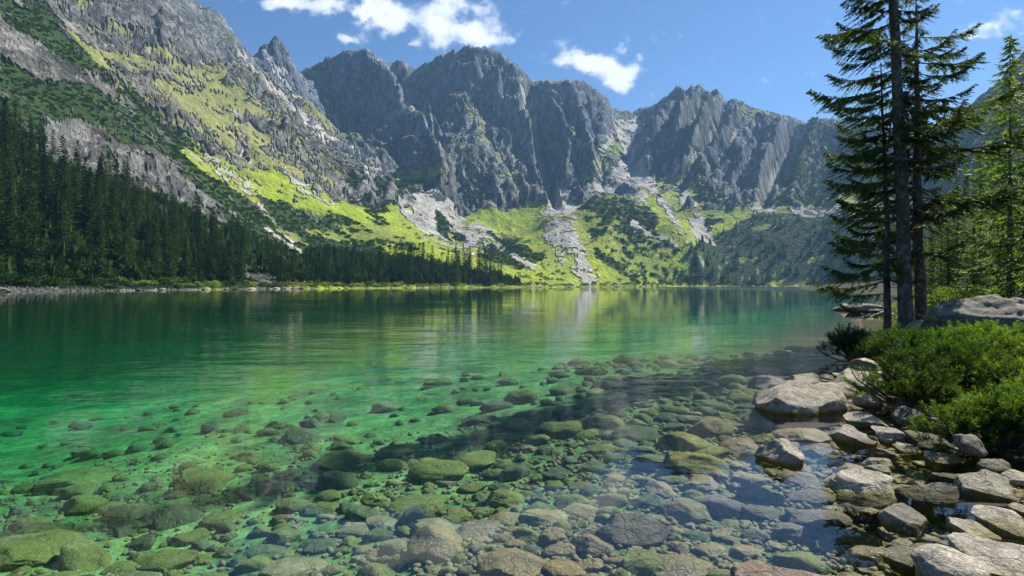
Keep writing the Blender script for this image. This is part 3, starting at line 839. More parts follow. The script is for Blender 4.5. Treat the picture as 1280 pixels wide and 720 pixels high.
#@@NEAR
# ------------------------------------------------------------------ near bank, lake bed, water
BANK = [(260, 520), (110, 210), (80, 112), (48, 72), (30, 50), (24.5, 41), (23.5, 36), (21, 32), (16.5, 27.5), (12.2, 20), (9.2, 15.5), (7.6, 12.8), (6.5, 10.8),
        (5.9, 9.2), (5.5, 7.8), (5.1, 6.5), (5.0, 5.4), (5.6, 4.4), (7.2, 2.8), (7.5, 1.0), (5.0, -0.8), (0.0, -2.2), (-8, -4), (-30, -8), (-90, -14), (-160, -10), (-170, 40), (-150, 120)]
BANK_A = np.array(BANK, float)

def bank_sd(x, y):
    """Signed distance to the near shoreline, positive in the lake."""
    best = np.full(np.broadcast(x, y).shape, 1e9)
    inland = np.zeros(best.shape, bool)
    poly = BANK + [(-400, 120), (-400, -200), (400, -200), (400, 520)]
    for (x0, y0), (x1, y1) in zip(BANK[:-1], BANK[1:]):
        dx, dy = x1 - x0, y1 - y0
        t_ = np.clip(((x - x0) * dx + (y - y0) * dy) / (dx * dx + dy * dy), 0, 1)
        best = np.minimum(best, np.hypot(x - x0 - t_ * dx, y - y0 - t_ * dy))
    inland = inside(np.asarray(x, float) + 0 * best, np.asarray(y, float) + 0 * best, poly)
    return np.where(inland, -best, best)

def near_height(x, y):
    x = np.asarray(x, float); y = np.asarray(y, float)
    sd = bank_sd(x, y)
    n = fbm(x / 2.2, y / 2.2, 0 * x, 4, .55, 21)
    n2 = fbm(x / 9, y / 9, 0 * x, 3, .55, 61)
    dep = .10 + .072 * sd + .0035 * sd ** 2
    dep = 6.5 * (1 - np.exp(-dep / 6.5))
    dep = dep * (1 + .30 * n2) + .09 * n * np.clip(sd / 2, .2, 1.5)
    up = -sd
    land = .02 + .10 * np.minimum(up, 3) + .05 * np.clip(up - 3, 0, 12) + .16 * np.clip(up - 15, 0, 60)
    land = land + .10 * n * np.clip(up / 2, 0, 1)
    return np.where(sd > 0, -dep, land)

def build_bed():
    def axis(fine0, fine1, st, grow, lo, hi):
        a = list(np.arange(fine0, fine1, st))
        s = st
        while a[-1] < hi:
            s *= grow; a.append(a[-1] + s)
        s = st
        while a[0] > lo:
            s *= grow; a.insert(0, a[0] - s)
        return np.array(a)
    xs = axis(-6, 9, .07, 1.07, -900, 900)
    ys = axis(2, 14, .07, 1.07, -60, 1000)
    X, Y = np.meshgrid(xs, ys, indexing='ij')
    Z = near_height(X, Y)
    # beyond the near bank the sheet dives under the far slopes
    idx = np.arange(X.size).reshape(X.shape)
    q = np.stack([idx[:-1, :-1], idx[1:, :-1], idx[1:, 1:], idx[:-1, 1:]], -1).reshape(-1, 4)
    cx, cyy = X.ravel()[q].mean(1), Y.ravel()[q].mean(1)
    far_land = (cyy > 130) & (Z.ravel()[q].min(1) > 2)
    q = q[~far_land]
    me = new_mesh("lake_bed", np.stack([X, Y, Z], -1), quads=q, mat=M_BED)
    o = link("lake_bed", me)
    tag(o, "stony lake bed rising into the gravelly bank", kind='structure')

build_bed()

def build_water():
    v = [(-1000, -120, 0), (1000, -120, 0), (1000, 1010, 0), (-1000, 1010, 0), (-1000, -120, -45), (1000, -120, -45), (1000, 1010, -45), (-1000, 1010, -45)]
    q = [(0, 1, 2, 3), (4, 7, 6, 5), (0, 4, 5, 1), (1, 5, 6, 2), (2, 6, 7, 3), (3, 7, 4, 0)]
    me = new_mesh("lake_water", v, quads=q, mat=M_WATER, smooth=False)
    o = link("lake_water", me)
    tag(o, "clear emerald lake water with gentle ripples", kind='structure')
build_water()
#@@TREES
# ------------------------------------------------------------------ spruces
def blades(p, d, ln, wd, rg, up=None):
    """Leaf-like diamonds: base points p, directions d, lengths, widths. Returns verts, tris (2 per blade)."""
    n = len(p)
    d = d / (np.linalg.norm(d, axis=1, keepdims=True) + 1e-9)
    r = rg.normal(size=(n, 3)) if up is None else up + rg.normal(size=(n, 3)) * .35
    s_ = np.cross(d, r); s_ /= (np.linalg.norm(s_, axis=1, keepdims=True) + 1e-9)
    ln = np.broadcast_to(ln, n)[:, None]; wd = np.broadcast_to(wd, n)[:, None]
    m_ = p + d * ln * .42
    V = np.stack([p, m_ + s_ * wd * .5, p + d * ln, m_ - s_ * wd * .5], 1).reshape(-1, 3)
    i = np.arange(n)[:, None] * 4
    t_ = np.concatenate([i + [0, 1, 2], i + [0, 2, 3]], 0)
    return V, t_

def tube(pts, rad, sides=6):
    pts = np.asarray(pts, float); rad = np.broadcast_to(rad, len(pts))
    tg = np.gradient(pts, axis=0); tg /= np.linalg.norm(tg, axis=1, keepdims=True) + 1e-9
    ref = np.array([0, 0, 1.0]) if abs(tg[0][2]) < .9 else np.array([1.0, 0, 0])
    a = np.cross(tg, ref); a /= np.linalg.norm(a, axis=1, keepdims=True) + 1e-9
    b = np.cross(tg, a)
    th = np.arange(sides) / sides * 2 * np.pi
    V = pts[:, None] + rad[:, None, None] * (np.cos(th)[None, :, None] * a[:, None] + np.sin(th)[None, :, None] * b[:, None])
    n = len(pts)
    i = np.arange(n - 1)[:, None] * sides; j = np.arange(sides)[None, :]
    q = np.stack([i + j, i + (j + 1) % sides, i + sides + (j + 1) % sides, i + sides + j], -1).reshape(-1, 4)
    return V.reshape(-1, 3), q

def q2t(q):
    return np.concatenate([q[:, [0, 1, 2]], q[:, [0, 2, 3]]], 0)

class Acc:
    def __init__(s): s.v, s.t, s.m, s.n = [], [], [], 0
    def add(s, v, t, m=0):
        s.v.append(np.asarray(v).reshape(-1, 3)); s.t.append(np.asarray(t) + s.n); s.m.append(np.full(len(t), m)); s.n += s.v[-1].shape[0]
    def mesh(s, name, mats, smooth=False):
        return new_mesh(name, np.concatenate(s.v), tris=np.concatenate(s.t), mats=mats, mat_idx=np.concatenate(s.m), smooth=smooth)

def spruce_branch(L, seed, full=1.0):
    """One bough along +X, drooping then lifting at the tip, with combed side twigs."""
    rg = np.random.default_rng(seed)
    A = Acc()
    n = 12
    s_ = np.linspace(0, 1, n)
    wob = np.cumsum(rg.normal(0, .012, (n, 2)), 0) * L
    spine = np.stack([s_ * L, wob[:, 0], -.20 * L * np.sin(s_ * 2.2) + .10 * L * s_ ** 3 + wob[:, 1] * .4], 1)
    tv, tq = tube(spine, .020 * (1 - s_ * .85) * (L / 2) + .003, 5)
    A.add(tv, q2t(tq), 1)
    bp, bd, bl = [], [], []
    k = int(L / .065)
    for i in range(k):
        u = .10 + .90 * (i + rg.random()) / k
        if rg.random() > full * (.55 + .6 * u):
            continue
        base = np.array([np.interp(u, s_, spine[:, c]) for c in range(3)])
        tl = L * (.05 + .24 * np.sin(min(1, u * 1.12) * np.pi) ** .7) * (.6 + .7 * rg.random())
        for sd in (-1, 1):
            if rg.random() < .12: continue
            ang = R(58 - 22 * u) + rg.normal(0, .12)
            dr = np.array([math.cos(ang), sd * math.sin(ang), -.28 - .35 * rg.random()])
            m_ = max(3, int(tl / .045))
            w_ = (np.arange(m_) + .5) / m_
            pp = base + dr * (tl * w_)[:, None] + np.array([0, 0, -.10 * tl]) * (w_ ** 2)[:, None]
            bp.append(pp); bd.append(np.tile(dr, (m_, 1)) + rg.normal(0, .12, (m_, 3))); bl.append(np.full(m_, .085) * (.8 + .4 * rg.random(m_)))
            # twigs on the side twig
            for s2 in (-1, 1):
                a2 = ang + s2 * R(42)
                d2 = np.stack([np.cos(a2) * np.ones(m_), sd * np.sin(a2) * np.ones(m_), -.30 - .5 * rg.random(m_)], 1)
                bp.append(pp); bd.append(d2); bl.append((.05 + .12 * (1 - w_)) * (.6 + .7 * rg.random(m_)))
    m_ = int(L / .03)
    u = rg.random(m_)
    pp = np.stack([np.interp(u, s_, spine[:, c]) for c in range(3)], 1)
    bp.append(pp[u > .3]); bd.append((np.array([1, 0, .1]) + rg.normal(0, .5, (m_, 3)))[u > .3]); bl.append(np.full((u > .3).sum(), .09))
    bp, bd, bl = np.concatenate(bp), np.concatenate(bd), np.concatenate(bl)
    v, t_ = blades(bp, bd, bl, bl * .30 + .008, rg)
    A.add(v, t_, 0)
    return A.mesh("spruce_branch", [M_NEEDLE, M_BARK])

def trunk_mesh(name, pts, rad, sides=14, seed=1):
    rg = np.random.default_rng(seed)
    v, q = tube(pts, rad, sides)
    k = len(pts)
    vv = v.reshape(k, sides, 3)
    c = vv.mean(1, keepdims=True)
    dirs = vv - c
    n = fbm(vv[..., 0] * 5, vv[..., 1] * 5, vv[..., 2] * 3, 3, .6, seed)[..., None]
    fl = 1 + .12 * n
    v = (c + dirs * fl).reshape(-1, 3)
    return new_mesh(name, v, quads=q, mat=M_BARK)

BR = [spruce_branch(2.2, 100 + i, (1.0, .9, 1.0, .8, .95, .7)[i]) for i in range(6)]
def dead_branch(L, seed):
    rg = np.random.default_rng(seed)
    A = Acc()
    s_ = np.linspace(0, 1, 8)
    sp = np.stack([s_ * L, np.cumsum(rg.normal(0, .02, 8)) * L, -.18 * L * s_ + .05 * L * s_ ** 2], 1)
    v, q = tube(sp, .013 * (1 - s_ * .8) + .002, 4); A.add(v, q2t(q), 0)
    for k in range(9):
        u = .2 + .8 * rg.random(); b = np.array([np.interp(u, s_, sp[:, c]) for c in range(3)])
        d = np.array([.7, rg.choice([-1, 1]) * .7, -.5 * rg.random()]); l = L * .25 * rg.random() + .05
        v, q = tube(b + d * np.linspace(0, l, 3)[:, None], [.005, .004, .002], 3); A.add(v, q2t(q), 0)
    return A.mesh("dead_branch", [M_BARK])
DBR = [dead_branch(1.0, 5 + i) for i in range(3)]

def near_spruce(base, height, r0, lean, live_from, label, seed, width=1.0, left_bias=0.0, cut=None, lowfull=1.0):
    rg = np.random.default_rng(seed)
    root = link("spruce_tree", None, loc=tuple(base))
    root.empty_display_size = .3
    tag(root, label, "tree", "tall spruces on the bank")
    n = 26
    s_ = np.linspace(0, 1, n)
    wob = np.cumsum(rg.normal(0, .012, (n, 2)), 0)
    pts = np.stack([lean[0] * s_ * height + wob[:, 0], lean[1] * s_ * height + wob[:, 1], s_ * height - .15], 1)
    rad = r0 * (1 - s_) ** .8 * .92 + .012
    rad[0] *= 1.35; rad[1] *= 1.08
    link("trunk", trunk_mesh("spruce_trunk", pts, rad, seed=seed), root)
    z = live_from
    k = 0
    while z < height * .985:
        u = z / height
        prof = (1 - u) ** .55 * (1.0 if u > .3 else .8 + .2 * u / .3)
        L = max(.25, prof * 2.45 * width)
        cnt = 5 if z > live_from + 1.2 else 2
        a0 = rg.random() * 6.28
        for i in range(cnt):
            a = a0 + i * 6.283 / cnt + rg.normal(0, .25)
            if math.sin(a) < -.5 and rg.random() < .45:
                continue
            l = L * (.55 + .6 * rg.random()) * (1 + left_bias * -math.cos(a))
            zz = z + rg.normal(0, .07)
            c = [np.interp(zz / height, s_, pts[:, q]) for q in (0, 1)]
            o = link("branch", BR[rg.integers(6)], root, (c[0], c[1], zz), (rg.normal(0, .18), R(-22 * u + 8) * -1 - .35 * u + rg.normal(0, .08), a), (l / 2.2, l / 2.2 * (.9 + .2 * rg.random()), l / 2.2))
            k += 1
        z += .36 + .2 * rg.random() - .10 * u
    for i in range(16):
        zz = .7 + rg.random() * (live_from + 1.5)
        c = [np.interp(zz / height, s_, pts[:, q]) for q in (0, 1)]
        link("dead_branch", DBR[i % 3], root, (c[0], c[1], zz), (0, .1, rg.random() * 6.28), .5 + .9 * rg.random())
    return root

def on_bank(px, Y):
    x = (px - 640) / F * Y
    return np.array([x, Y, float(near_height(np.array([x]), np.array([Y]))[0])])

near_spruce(on_bank(1134, 16.6), 20.5, .20, (-.050, 0), 4.0, "tallest spruce on the bank, its thick bare trunk rising out of the picture", 11, .88, .2)
near_spruce(on_bank(1151, 17.4), 10.6, .175, (-.012, .01), 2.7, "shorter spruce with thick trunk close beside the tallest one, its crown top in view", 12, 1.32, -.32)
near_spruce(on_bank(1107, 17.2), 8.6, .105, (-.02, .01), .9, "thin dark spruce lakeward of the two thick trunks, boughs low over the water", 13, .72, .5)

def crown_mesh(h, rad, n_br, per, seed, mats, wmul=1.0, lmul=1.0):
    """A whole crown of drooping boughs, coarse enough for trees tens of metres away."""
    rg = np.random.default_rng(seed)
    P_, D_, L_, U_ = [], [], [], []
    for b in range(n_br):
        u = (b + rg.random()) / n_br
        z = h * (.07 + .93 * u)
        L = rad * (1 - u) ** .78 * (.65 + .55 * rg.random()) * (.82 + .18 * math.sin(u * 23 + seed)) + .05 * rad
        a = b * 2.39996 + rg.normal(0, .3)
        r = (np.arange(per) + .6) / per
        droop = -.28 - .15 * (1 - u)
        lift = rg.normal(0, .06)
        x = r * L
        zz = z + x * (droop + lift) + .16 * L * r ** 2.2
        ca, sa = math.cos(a), math.sin(a)
        base = np.stack([x * ca, x * sa, zz], 1)
        ln = (rad * .20 + .35 * L * (1 - r * .6)) * (.6 + .5 * rg.random(per)) * lmul
        for sd in (-1, 1):
            ang = a + sd * (R(48) + rg.normal(0, .25, per))
            d = np.stack([np.cos(ang), np.sin(ang), -.35 - .45 * rg.random(per)], 1)
            P_.append(base); D_.append(d); L_.append(ln * .75)
        P_.append(base[-2:]); D_.append(np.tile([ca, sa, .05], (2, 1)) + rg.normal(0, .1, (2, 3))); L_.append(ln[-2:] * .9)
        U_.append(0)
    P_.append(np.array([[0, 0, h * .93], [0, 0, h * .96]])); D_.append(np.array([[.02, 0, 1.], [0, .05, 1.]])); L_.append(np.array([h * .07, h * .05]))
    p, d, l = np.concatenate(P_), np.concatenate(D_), np.concatenate(L_)
    v, t_ = blades(p, d, l, l * .42 * wmul, rg, up=np.tile([0, 0, 1.0], (len(p), 1)))
    return new_mesh("spruce_crown", v, tris=t_, mat=mats, smooth=False)

def simple_trunk(h, r, seed):
    s_ = np.linspace(0, 1, 6)
    return trunk_mesh("spruce_trunk", np.stack([s_ * 0, s_ * 0, s_ * h * .96 - .5], 1), r * (1 - s_ * .93), 7, seed)

def spruce_kind(h, rad, n_br, per, seed, mat, wmul=1.0, lmul=1.0):
    return crown_mesh(h, rad, n_br, per, seed, mat, wmul, lmul), simple_trunk(h, h * .012, seed)

def place_tree(kind, base, sc, rz, label, group, name="spruce_tree", squash=1.0):
    root = link(name, None, loc=tuple(base), rot=(0, 0, rz), scale=(sc * squash, sc * squash, sc))
    root.empty_display_size = .3
    tag(root, label, "tree", group)
    link("crown", kind[0], root); link("trunk", kind[1], root)
    return root

# sunlit spruces behind the tall ones, on the west bank
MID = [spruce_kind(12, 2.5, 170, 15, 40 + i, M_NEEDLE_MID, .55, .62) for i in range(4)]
rg = np.random.default_rng(5)
MIDS = [(1262, 27, 13.2, "big sunlit spruce beside the picture's edge, taller than the wood behind it"), (1300, 24, 12.5, None), (1225, 46, 12.0, "slender spruce left of the big edge spruce"),
        (1196, 52, 10.5, None), (1176, 62, 11.5, None), (1208, 60, 13.0, None), (1240, 58, 14.0, None), (1163, 72, 10.5, None), (1188, 80, 13.0, None), (1218, 78, 14.5, None),
        (1252, 74, 15.5, None), (1280, 66, 15.0, None), (1310, 50, 13.0, None), (1340, 40, 13.0, None), (1156, 84, 9.0, None), (1173, 92, 12.5, None), (1202, 98, 15.0, None), (1233, 96, 16.0, None),
        (1266, 92, 18.0, None), (1296, 90, 18.0, None), (1330, 70, 16.0, None), (1370, 60, 16.0, None), (1400, 34, 14.0, None), (1185, 44, 6.5, "small young spruce in the shrubs between the trunks and the big edge spruce"), (1217, 36, 5.0, None), (1165, 50, 6.0, None), (1247, 36, 6.0, None)]
for i, (px, Y, h, lab) in enumerate(MIDS):
    b = on_bank(px, Y)
    if lab is None:
        lab = "young sunlit spruce on the shrubby west bank behind the boulder" if h < 7 else ("tall " if h > 14 else "medium ") + "sunlit spruce of the west wood, " + ("seen just past the thick trunks" if px < 1180 else "between the trunks and the edge spruce" if px < 1230 else "around the big edge spruce") + (", far row" if Y > 73 else ", near row")
    place_tree(MID[i % 4], b, h / 12, rg.random() * 6.28, lab, "young spruces on the west bank" if h < 7 else "spruces of the sunlit wood on the west bank", squash=.95 if h > 7 else 1.2)

# forest on the east shore
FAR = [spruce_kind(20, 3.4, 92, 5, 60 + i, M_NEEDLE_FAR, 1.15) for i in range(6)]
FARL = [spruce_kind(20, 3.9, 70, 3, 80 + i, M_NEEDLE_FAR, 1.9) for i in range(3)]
def zone_poly(poly): return poly
EAST = [  # outline of the ground the trees stand on (bearing, distance), how many, heights, what to call them
 ([(-260, 135), (0, 162), (0, 320), (-260, 320)], 38, (20, 31), "dark shaded spruce at the picture's left edge", "dark spruces at the left edge of the east shore"),
 ([(0, 162), (110, 182), (140, 250), (60, 320), (0, 330)], 46, (20, 31), "dark spruce below the pale cliff", "dark spruces below the pale cliff"),
 ([(110, 184), (200, 208), (260, 240), (255, 330), (180, 330), (120, 300)], 50, (17, 28), "narrow dark spruce of the dense stand", "dense spruce stand on the east shore"),
 ([(200, 212), (300, 260), (372, 300), (372, 330), (300, 345), (240, 330)], 46, (14, 25), "sun-edged spruce ending the dense stand", "sunlit end of the east shore stand"),
 ([(395, 318), (452, 358), (460, 410), (405, 382)], 22, (14, 23), "spruce of the small clump below the bright slope", "small spruce clump on the east shore"),
 ([(470, 372), (600, 480), (640, 535), (600, 545), (540, 500), (480, 440)], 54, (20, 30), "spruce of the long clump below the green ridge", "long spruce clump below the green ridge"),
 ([(60, 250), (260, 330), (380, 380), (300, 395), (120, 360)], 12, (8, 15), "lone spruce scattered above the dense stand", "scattered spruces above the east shore stand"),
]
rg = np.random.default_rng(17)
for poly, cnt, (h0, h1), lab, grp in EAST:
    a = np.array(poly, float)
    got, tries, pts = 0, 0, []
    while got < cnt and tries < 4000:
        tries += 1
        px = rg.uniform(a[:, 0].min(), a[:, 0].max()); Y = rg.uniform(a[:, 1].min(), a[:, 1].max())
        if not inside(np.array([px]), np.array([Y]), poly)[0] or Y < shore_Y(px) + 3:
            continue
        x = (px - 640) / F * Y
        if any((x - u) ** 2 + (Y - v) ** 2 < 9 for u, v in pts):
            continue
        pts.append((x, Y))
        z = float(ground(px, Y))
        h = rg.uniform(h0, h1) * (1 - .25 * rg.random() ** 3)
        kind = FAR[rg.integers(6)] if Y < 330 else FARL[rg.integers(3)]
        back = Y - float(shore_Y(px))
        row = "front row" if back < 22 else ("middle rows" if back < 75 else "at the back")
        size = "short" if h < h0 + .3 * (h1 - h0) else ("tall" if h > h0 + .62 * (h1 - h0) else "middle-sized")
        lab2 = f"{size} {lab}, {row}"
        place_tree(kind, (x, Y, z - .3), h / 20, rg.random() * 6.28, lab2, grp, squash=.8 + .35 * rg.random())
        got += 1

# wood on the far slope and scattered low pines: one mass each
def scatter_mesh(proto_v, proto_t, pos, sc, rz, seed, jit=.0):
    n, m_ = len(pos), len(proto_v)
    rg_ = np.random.default_rng(seed)
    c, s_ = np.cos(rz)[:, None], np.sin(rz)[:, None]
    x = proto_v[None, :, 0] * sc[:, 0:1]; y = proto_v[None, :, 1] * sc[:, 1:2]; z = proto_v[None, :, 2] * sc[:, 2:3]
    V = np.stack([x * c - y * s_, x * s_ + y * c, z], -1)
    if jit:
        V = V + rg_.normal(0, 1, V.shape) * jit * sc[:, None, :]
    V = V + pos[:, None, :]
    t_ = proto_t[None] + (np.arange(n) * m_)[:, None, None]
    return V.reshape(-1, 3), t_.reshape(-1, 3)

def clump_proto(seed):
    rg_ = np.random.default_rng(seed)
    n = 22
    d = rg_.normal(size=(n, 3)); d[:, 2] = np.abs(d[:, 2]) * .8 + .15; d /= np.linalg.norm(d, axis=1, keepdims=True)
    p = d * .25
    v, t_ = blades(p, d + rg_.normal(0, .25, (n, 3)), .55 + .5 * rg_.random(n), .62, rg_)
    return v, t_
def cone_proto(seed, lev=5, sides=6):
    rg_ = np.random.default_rng(seed)
    V, t_ = [], []
    for k in range(lev):
        z0 = .10 + .78 * k / lev; z1 = min(1.0, z0 + .36)
        r = .19 * (1 - k / lev) ** .8 + .02
        b = len(V)
        for j in range(sides):
            a = 6.283 * (j + rg_.random() * .5) / sides + k
            rr = r * (.6 + .7 * rg_.random())
            V.append((rr * math.cos(a), rr * math.sin(a), z0 - .05 * rg_.random()))
        V.append((0, 0, z1))
        for j in range(sides):
            t_.append((b + j, b + (j + 1) % sides, b + sides))
    return np.array(V), np.array(t_)

def pick(mask, n, seed, weight_by_view=True):
    rg_ = np.random.default_rng(seed)
    i, j = np.where(mask)
    Yv = np.exp(T['ly'])[j]
    dlY = np.gradient(T['ly'])[j]; dpx = np.gradient(T['xs'])[i]
    wgt = Yv ** 1.0 * dlY * dpx
    k = rg_.choice(len(i), min(n, len(i)), replace=False, p=wgt / wgt.sum())
    i, j = i[k], j[k]
    px = T['xs'][i] + rg_.uniform(-.5, .5, len(i)) * dpx[k]
    Y = np.exp(T['ly'][j])
    return np.stack([(px - 640) / F * Y, Y, T['Z'][i, j]], 1)

PXg = T['xs'][:, None] * np.ones_like(T['Z']); Yg = np.exp(T['ly'])[None, :] * np.ones_like(T['Z'])
m_ = (T['cls'] == WOOD) & (PXg > 850) & (T['Z'] > 1) & (T['py'] < 359) & (PXg < 1500)
pos = pick(m_, 6500, 3)
rg = np.random.default_rng(9)
sc = rg.uniform(7, 18, len(pos)) * np.clip(1.15 - pos[:, 2] / 400, .55, 1)
v, t_ = scatter_mesh(*cone_proto(1), pos - [0, 0, .5], np.stack([sc * rg.uniform(.9, 1.5, len(sc))] * 2 + [sc], 1), rg.random(len(pos)) * 6.28, 1)
tag(link("spruce_wood", new_mesh("spruce_wood", v, tris=t_, mat=M_BLUE_FAR, smooth=False)), "blue-green spruce wood covering the far slope above the lake", kind='stuff')
m_ = (T['cls'] == WOOD) & (PXg < 440) & (PXg > -300) & (T['Z'] > 3)
pos = pick(m_, 5200, 4)
sc = rg.uniform(3, 9, len(pos))
v, t_ = scatter_mesh(*clump_proto(7), pos - [0, 0, .5], np.stack([sc * .42, sc * .42, sc * 1.15], 1), rg.random(len(pos)) * 6.28, 2)
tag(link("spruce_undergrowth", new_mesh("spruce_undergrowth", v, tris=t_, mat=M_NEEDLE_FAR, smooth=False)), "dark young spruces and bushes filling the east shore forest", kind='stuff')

m_ = (T['cls'] == PINE) & (T['Z'] > 2) & (Yg < 1500) & (T['py'] < 360)
pos = pick(m_, 9000, 5)
sc = rg.uniform(.55, 1.5, len(pos)) * np.clip(pos[:, 1] / 350, 1.0, 3.2)
v, t_ = scatter_mesh(*clump_proto(1), pos, np.stack([sc * 1.3, sc * 1.3, sc * .95], 1), rg.random(len(pos)) * 6.28, 3)
tag(link("dwarf_pine_thicket", new_mesh("dwarf_pine_thicket", v, tris=t_, mat=M_PINE_FAR, smooth=False)), "dark dwarf mountain pine thickets spread over the lower mountain slopes", kind='stuff')
# bright shrubs mixed through the lower green slopes
m_ = np.isin(T['cls'], (GRASS, PINE)) & (T['py'] > 262) & (T['py'] < 360) & (PXg > 300) & (PXg < 900) & (T['Z'] > 1)
pos = pick(m_, 3000, 6)
low = rg.random(len(pos)) < np.clip(1.2 - pos[:, 2] / 90, .12, 1)
pos = pos[low]
sc = rg.uniform(1.0, 2.4, len(pos)) * np.clip(pos[:, 1] / 420, .8, 1.6)
v, t_ = scatter_mesh(*clump_proto(2), pos, np.stack([sc * 1.2, sc * 1.2, sc], 1), rg.random(len(pos)) * 6.28, 4)
tag(link("slope_shrubs", new_mesh("slope_shrubs", v, tris=t_, mat=M_SHRUB_FAR, smooth=False)), "bright green low shrubs dotted over the lower grassy slopes", kind='stuff')

m_ = (PXg > 378) & (PXg < 650) & (T['py'] > 312) & (T['py'] < 358) & (T['Z'] > 2) & (Yg < 560)
pos = pick(m_, 1500, 8)
sc = rg.uniform(3, 9, len(pos))
v, t_ = scatter_mesh(*clump_proto(9), pos - [0, 0, .5], np.stack([sc * .40, sc * .40, sc * 1.0], 1), rg.random(len(pos)) * 6.28, 8)
tag(link("mixed_thicket", new_mesh("mixed_thicket", v, tris=t_, mat=M_NEEDLE_FAR, smooth=False)), "dark mixed thicket of young trees at the foot of the green slope", kind='stuff')
# round shrubs along the east shoreline, one by one
def leafy_proto(seed, n=260, mat=None):
    rg_ = np.random.default_rng(seed)
    lobes = rg_.normal(0, .45, (7, 3)); lobes[:, 2] = np.abs(lobes[:, 2]) * .7 + .35
    c = lobes[rg_.integers(7, size=n)]
    d = rg_.normal(size=(n, 3)); d /= np.linalg.norm(d, axis=1, keepdims=True); d[:, 2] = np.abs(d[:, 2]) * .9 - .1
    p = c + d * .38
    v, t_ = blades(p, d + rg_.normal(0, .5, (n, 3)), .26, .16, rg_)
    return new_mesh("shrub_foliage", v, tris=t_, mat=mat or M_SHRUB_FAR, smooth=False)
LEAFY = [leafy_proto(i) for i in range(4)]
LEAFD = [leafy_proto(i + 20, 260, M_PINE_FAR) for i in range(4)]  # darker copy: shade put into the leaf colour; also mixed along the far shoreline
rg = np.random.default_rng(23)
for i in range(120):
    px = -40 + i * 8.9 + rg.uniform(-3, 3)
    Y = shore_Y(px) + rg.uniform(1.5, 5)
    x = (px - 640) / F * Y
    dark = px < 200
    o = link("shore_shrub", (LEAFD if px < 120 or (px < 330 and i % 3 == 0) or (px > 560 and i % 3) else LEAFY)[rg.integers(4)], None, (x, Y, max(.1, float(ground(px, Y)) - .3)), (0, 0, rg.random() * 6.28), (rg.uniform(1.8, 3.4) * (.75 + Y / 700), rg.uniform(1.8, 3.2) * (.75 + Y / 700), rg.uniform(1.3, 2.9) * (.75 + Y / 700)))
    bx = "at the picture's left edge" if px < 65 else "below the pale cliff" if px < 135 else "under the dense stand"
    by = "below the pale cliff's far end" if px < 270 else "below the middle of the stand" if px < 340 else "where the stand ends"
    bz = "under the small clump" if px < 480 else "under the long clump" if px < 600 else "at the foot of the pale gully" if px < 760 else "below the mound of dwarf pines" if px < 880 else "under the far wood"
    if dark: tag(o, "shaded low shrub on the stony east shoreline " + bx, "shrub", "shaded shrubs on the east shoreline")
    elif px < 420: tag(o, "bright rounded shrub at the water's edge " + by, "shrub", "bright shrubs below the spruce stand")
    else: tag(o, "small shrub at the distant waterline " + bz, "shrub", "distant waterline shrubs")
#@@STONES
# ------------------------------------------------------------------ stones
def stone_shape(seed, sub, cuts, round_, aspect=(1, .75, .5), flat_top=False, rough=.05, boxy=0):
    """A boulder: a ball cut by soft planes, roughened at several scales. Half size 1 along x before aspect."""
    rg_ = np.random.default_rng(seed)
    v, f = ICO[sub]
    v = v.copy()
    if boxy:  # squarer than a ball
        v = np.sign(v) * np.abs(v) ** boxy
    n = rg_.normal(size=(cuts, 3)); n /= np.linalg.norm(n, axis=1, keepdims=True)
    d = rg_.uniform(.48 + .3 * round_, .92, cuts)
    if flat_top:
        n = np.vstack([n, [[.10 * rg_.normal(), .10 * rg_.normal(), 1.0]]]); d = np.append(d, .36)
    for nn, dd in zip(n, d):
        t_ = v @ nn - dd
        v -= np.maximum(t_, 0)[:, None] * nn * (1 - .18 * round_)
    r = np.linalg.norm(v, axis=1, keepdims=True)
    nz = fbm(v[:, 0] * 1.6 + seed, v[:, 1] * 1.6, v[:, 2] * 1.6, 2, .5, seed)[:, None] * .16
    nz += ridged(v[:, 0] * 3.5 + seed, v[:, 1] * 3.5, v[:, 2] * 6, 4, .55, seed + 9)[:, None] * rough * (1.3 - round_)
    nz += fbm(v[:, 0] * 11, v[:, 1] * 11, v[:, 2] * 16, 3, .6, seed + 4)[:, None] * rough * .5
    v = v * (1 + nz)
    v /= np.abs(v).max(0)
    return v * np.array(aspect), f

def stone_mesh(seed, sub, cuts, round_, aspect, mat, flat_top=False, rough=.05, boxy=0):
    v, f = stone_shape(seed, sub, cuts, round_, aspect, flat_top, rough, boxy)
    return new_mesh("stone", v, tris=f, mat=mat)

SHORE_MATS = {'g': M_GRANITE, 'd': M_GRANITE_DARK, 'b': M_BROWN, 'o': M_ORANGE, 'v': M_OLIVE, 'p': M_PALE, 'm': M_PURPLE, 'k': M_DARKST}
TAKEN = []     # plan positions and radii already used by stones

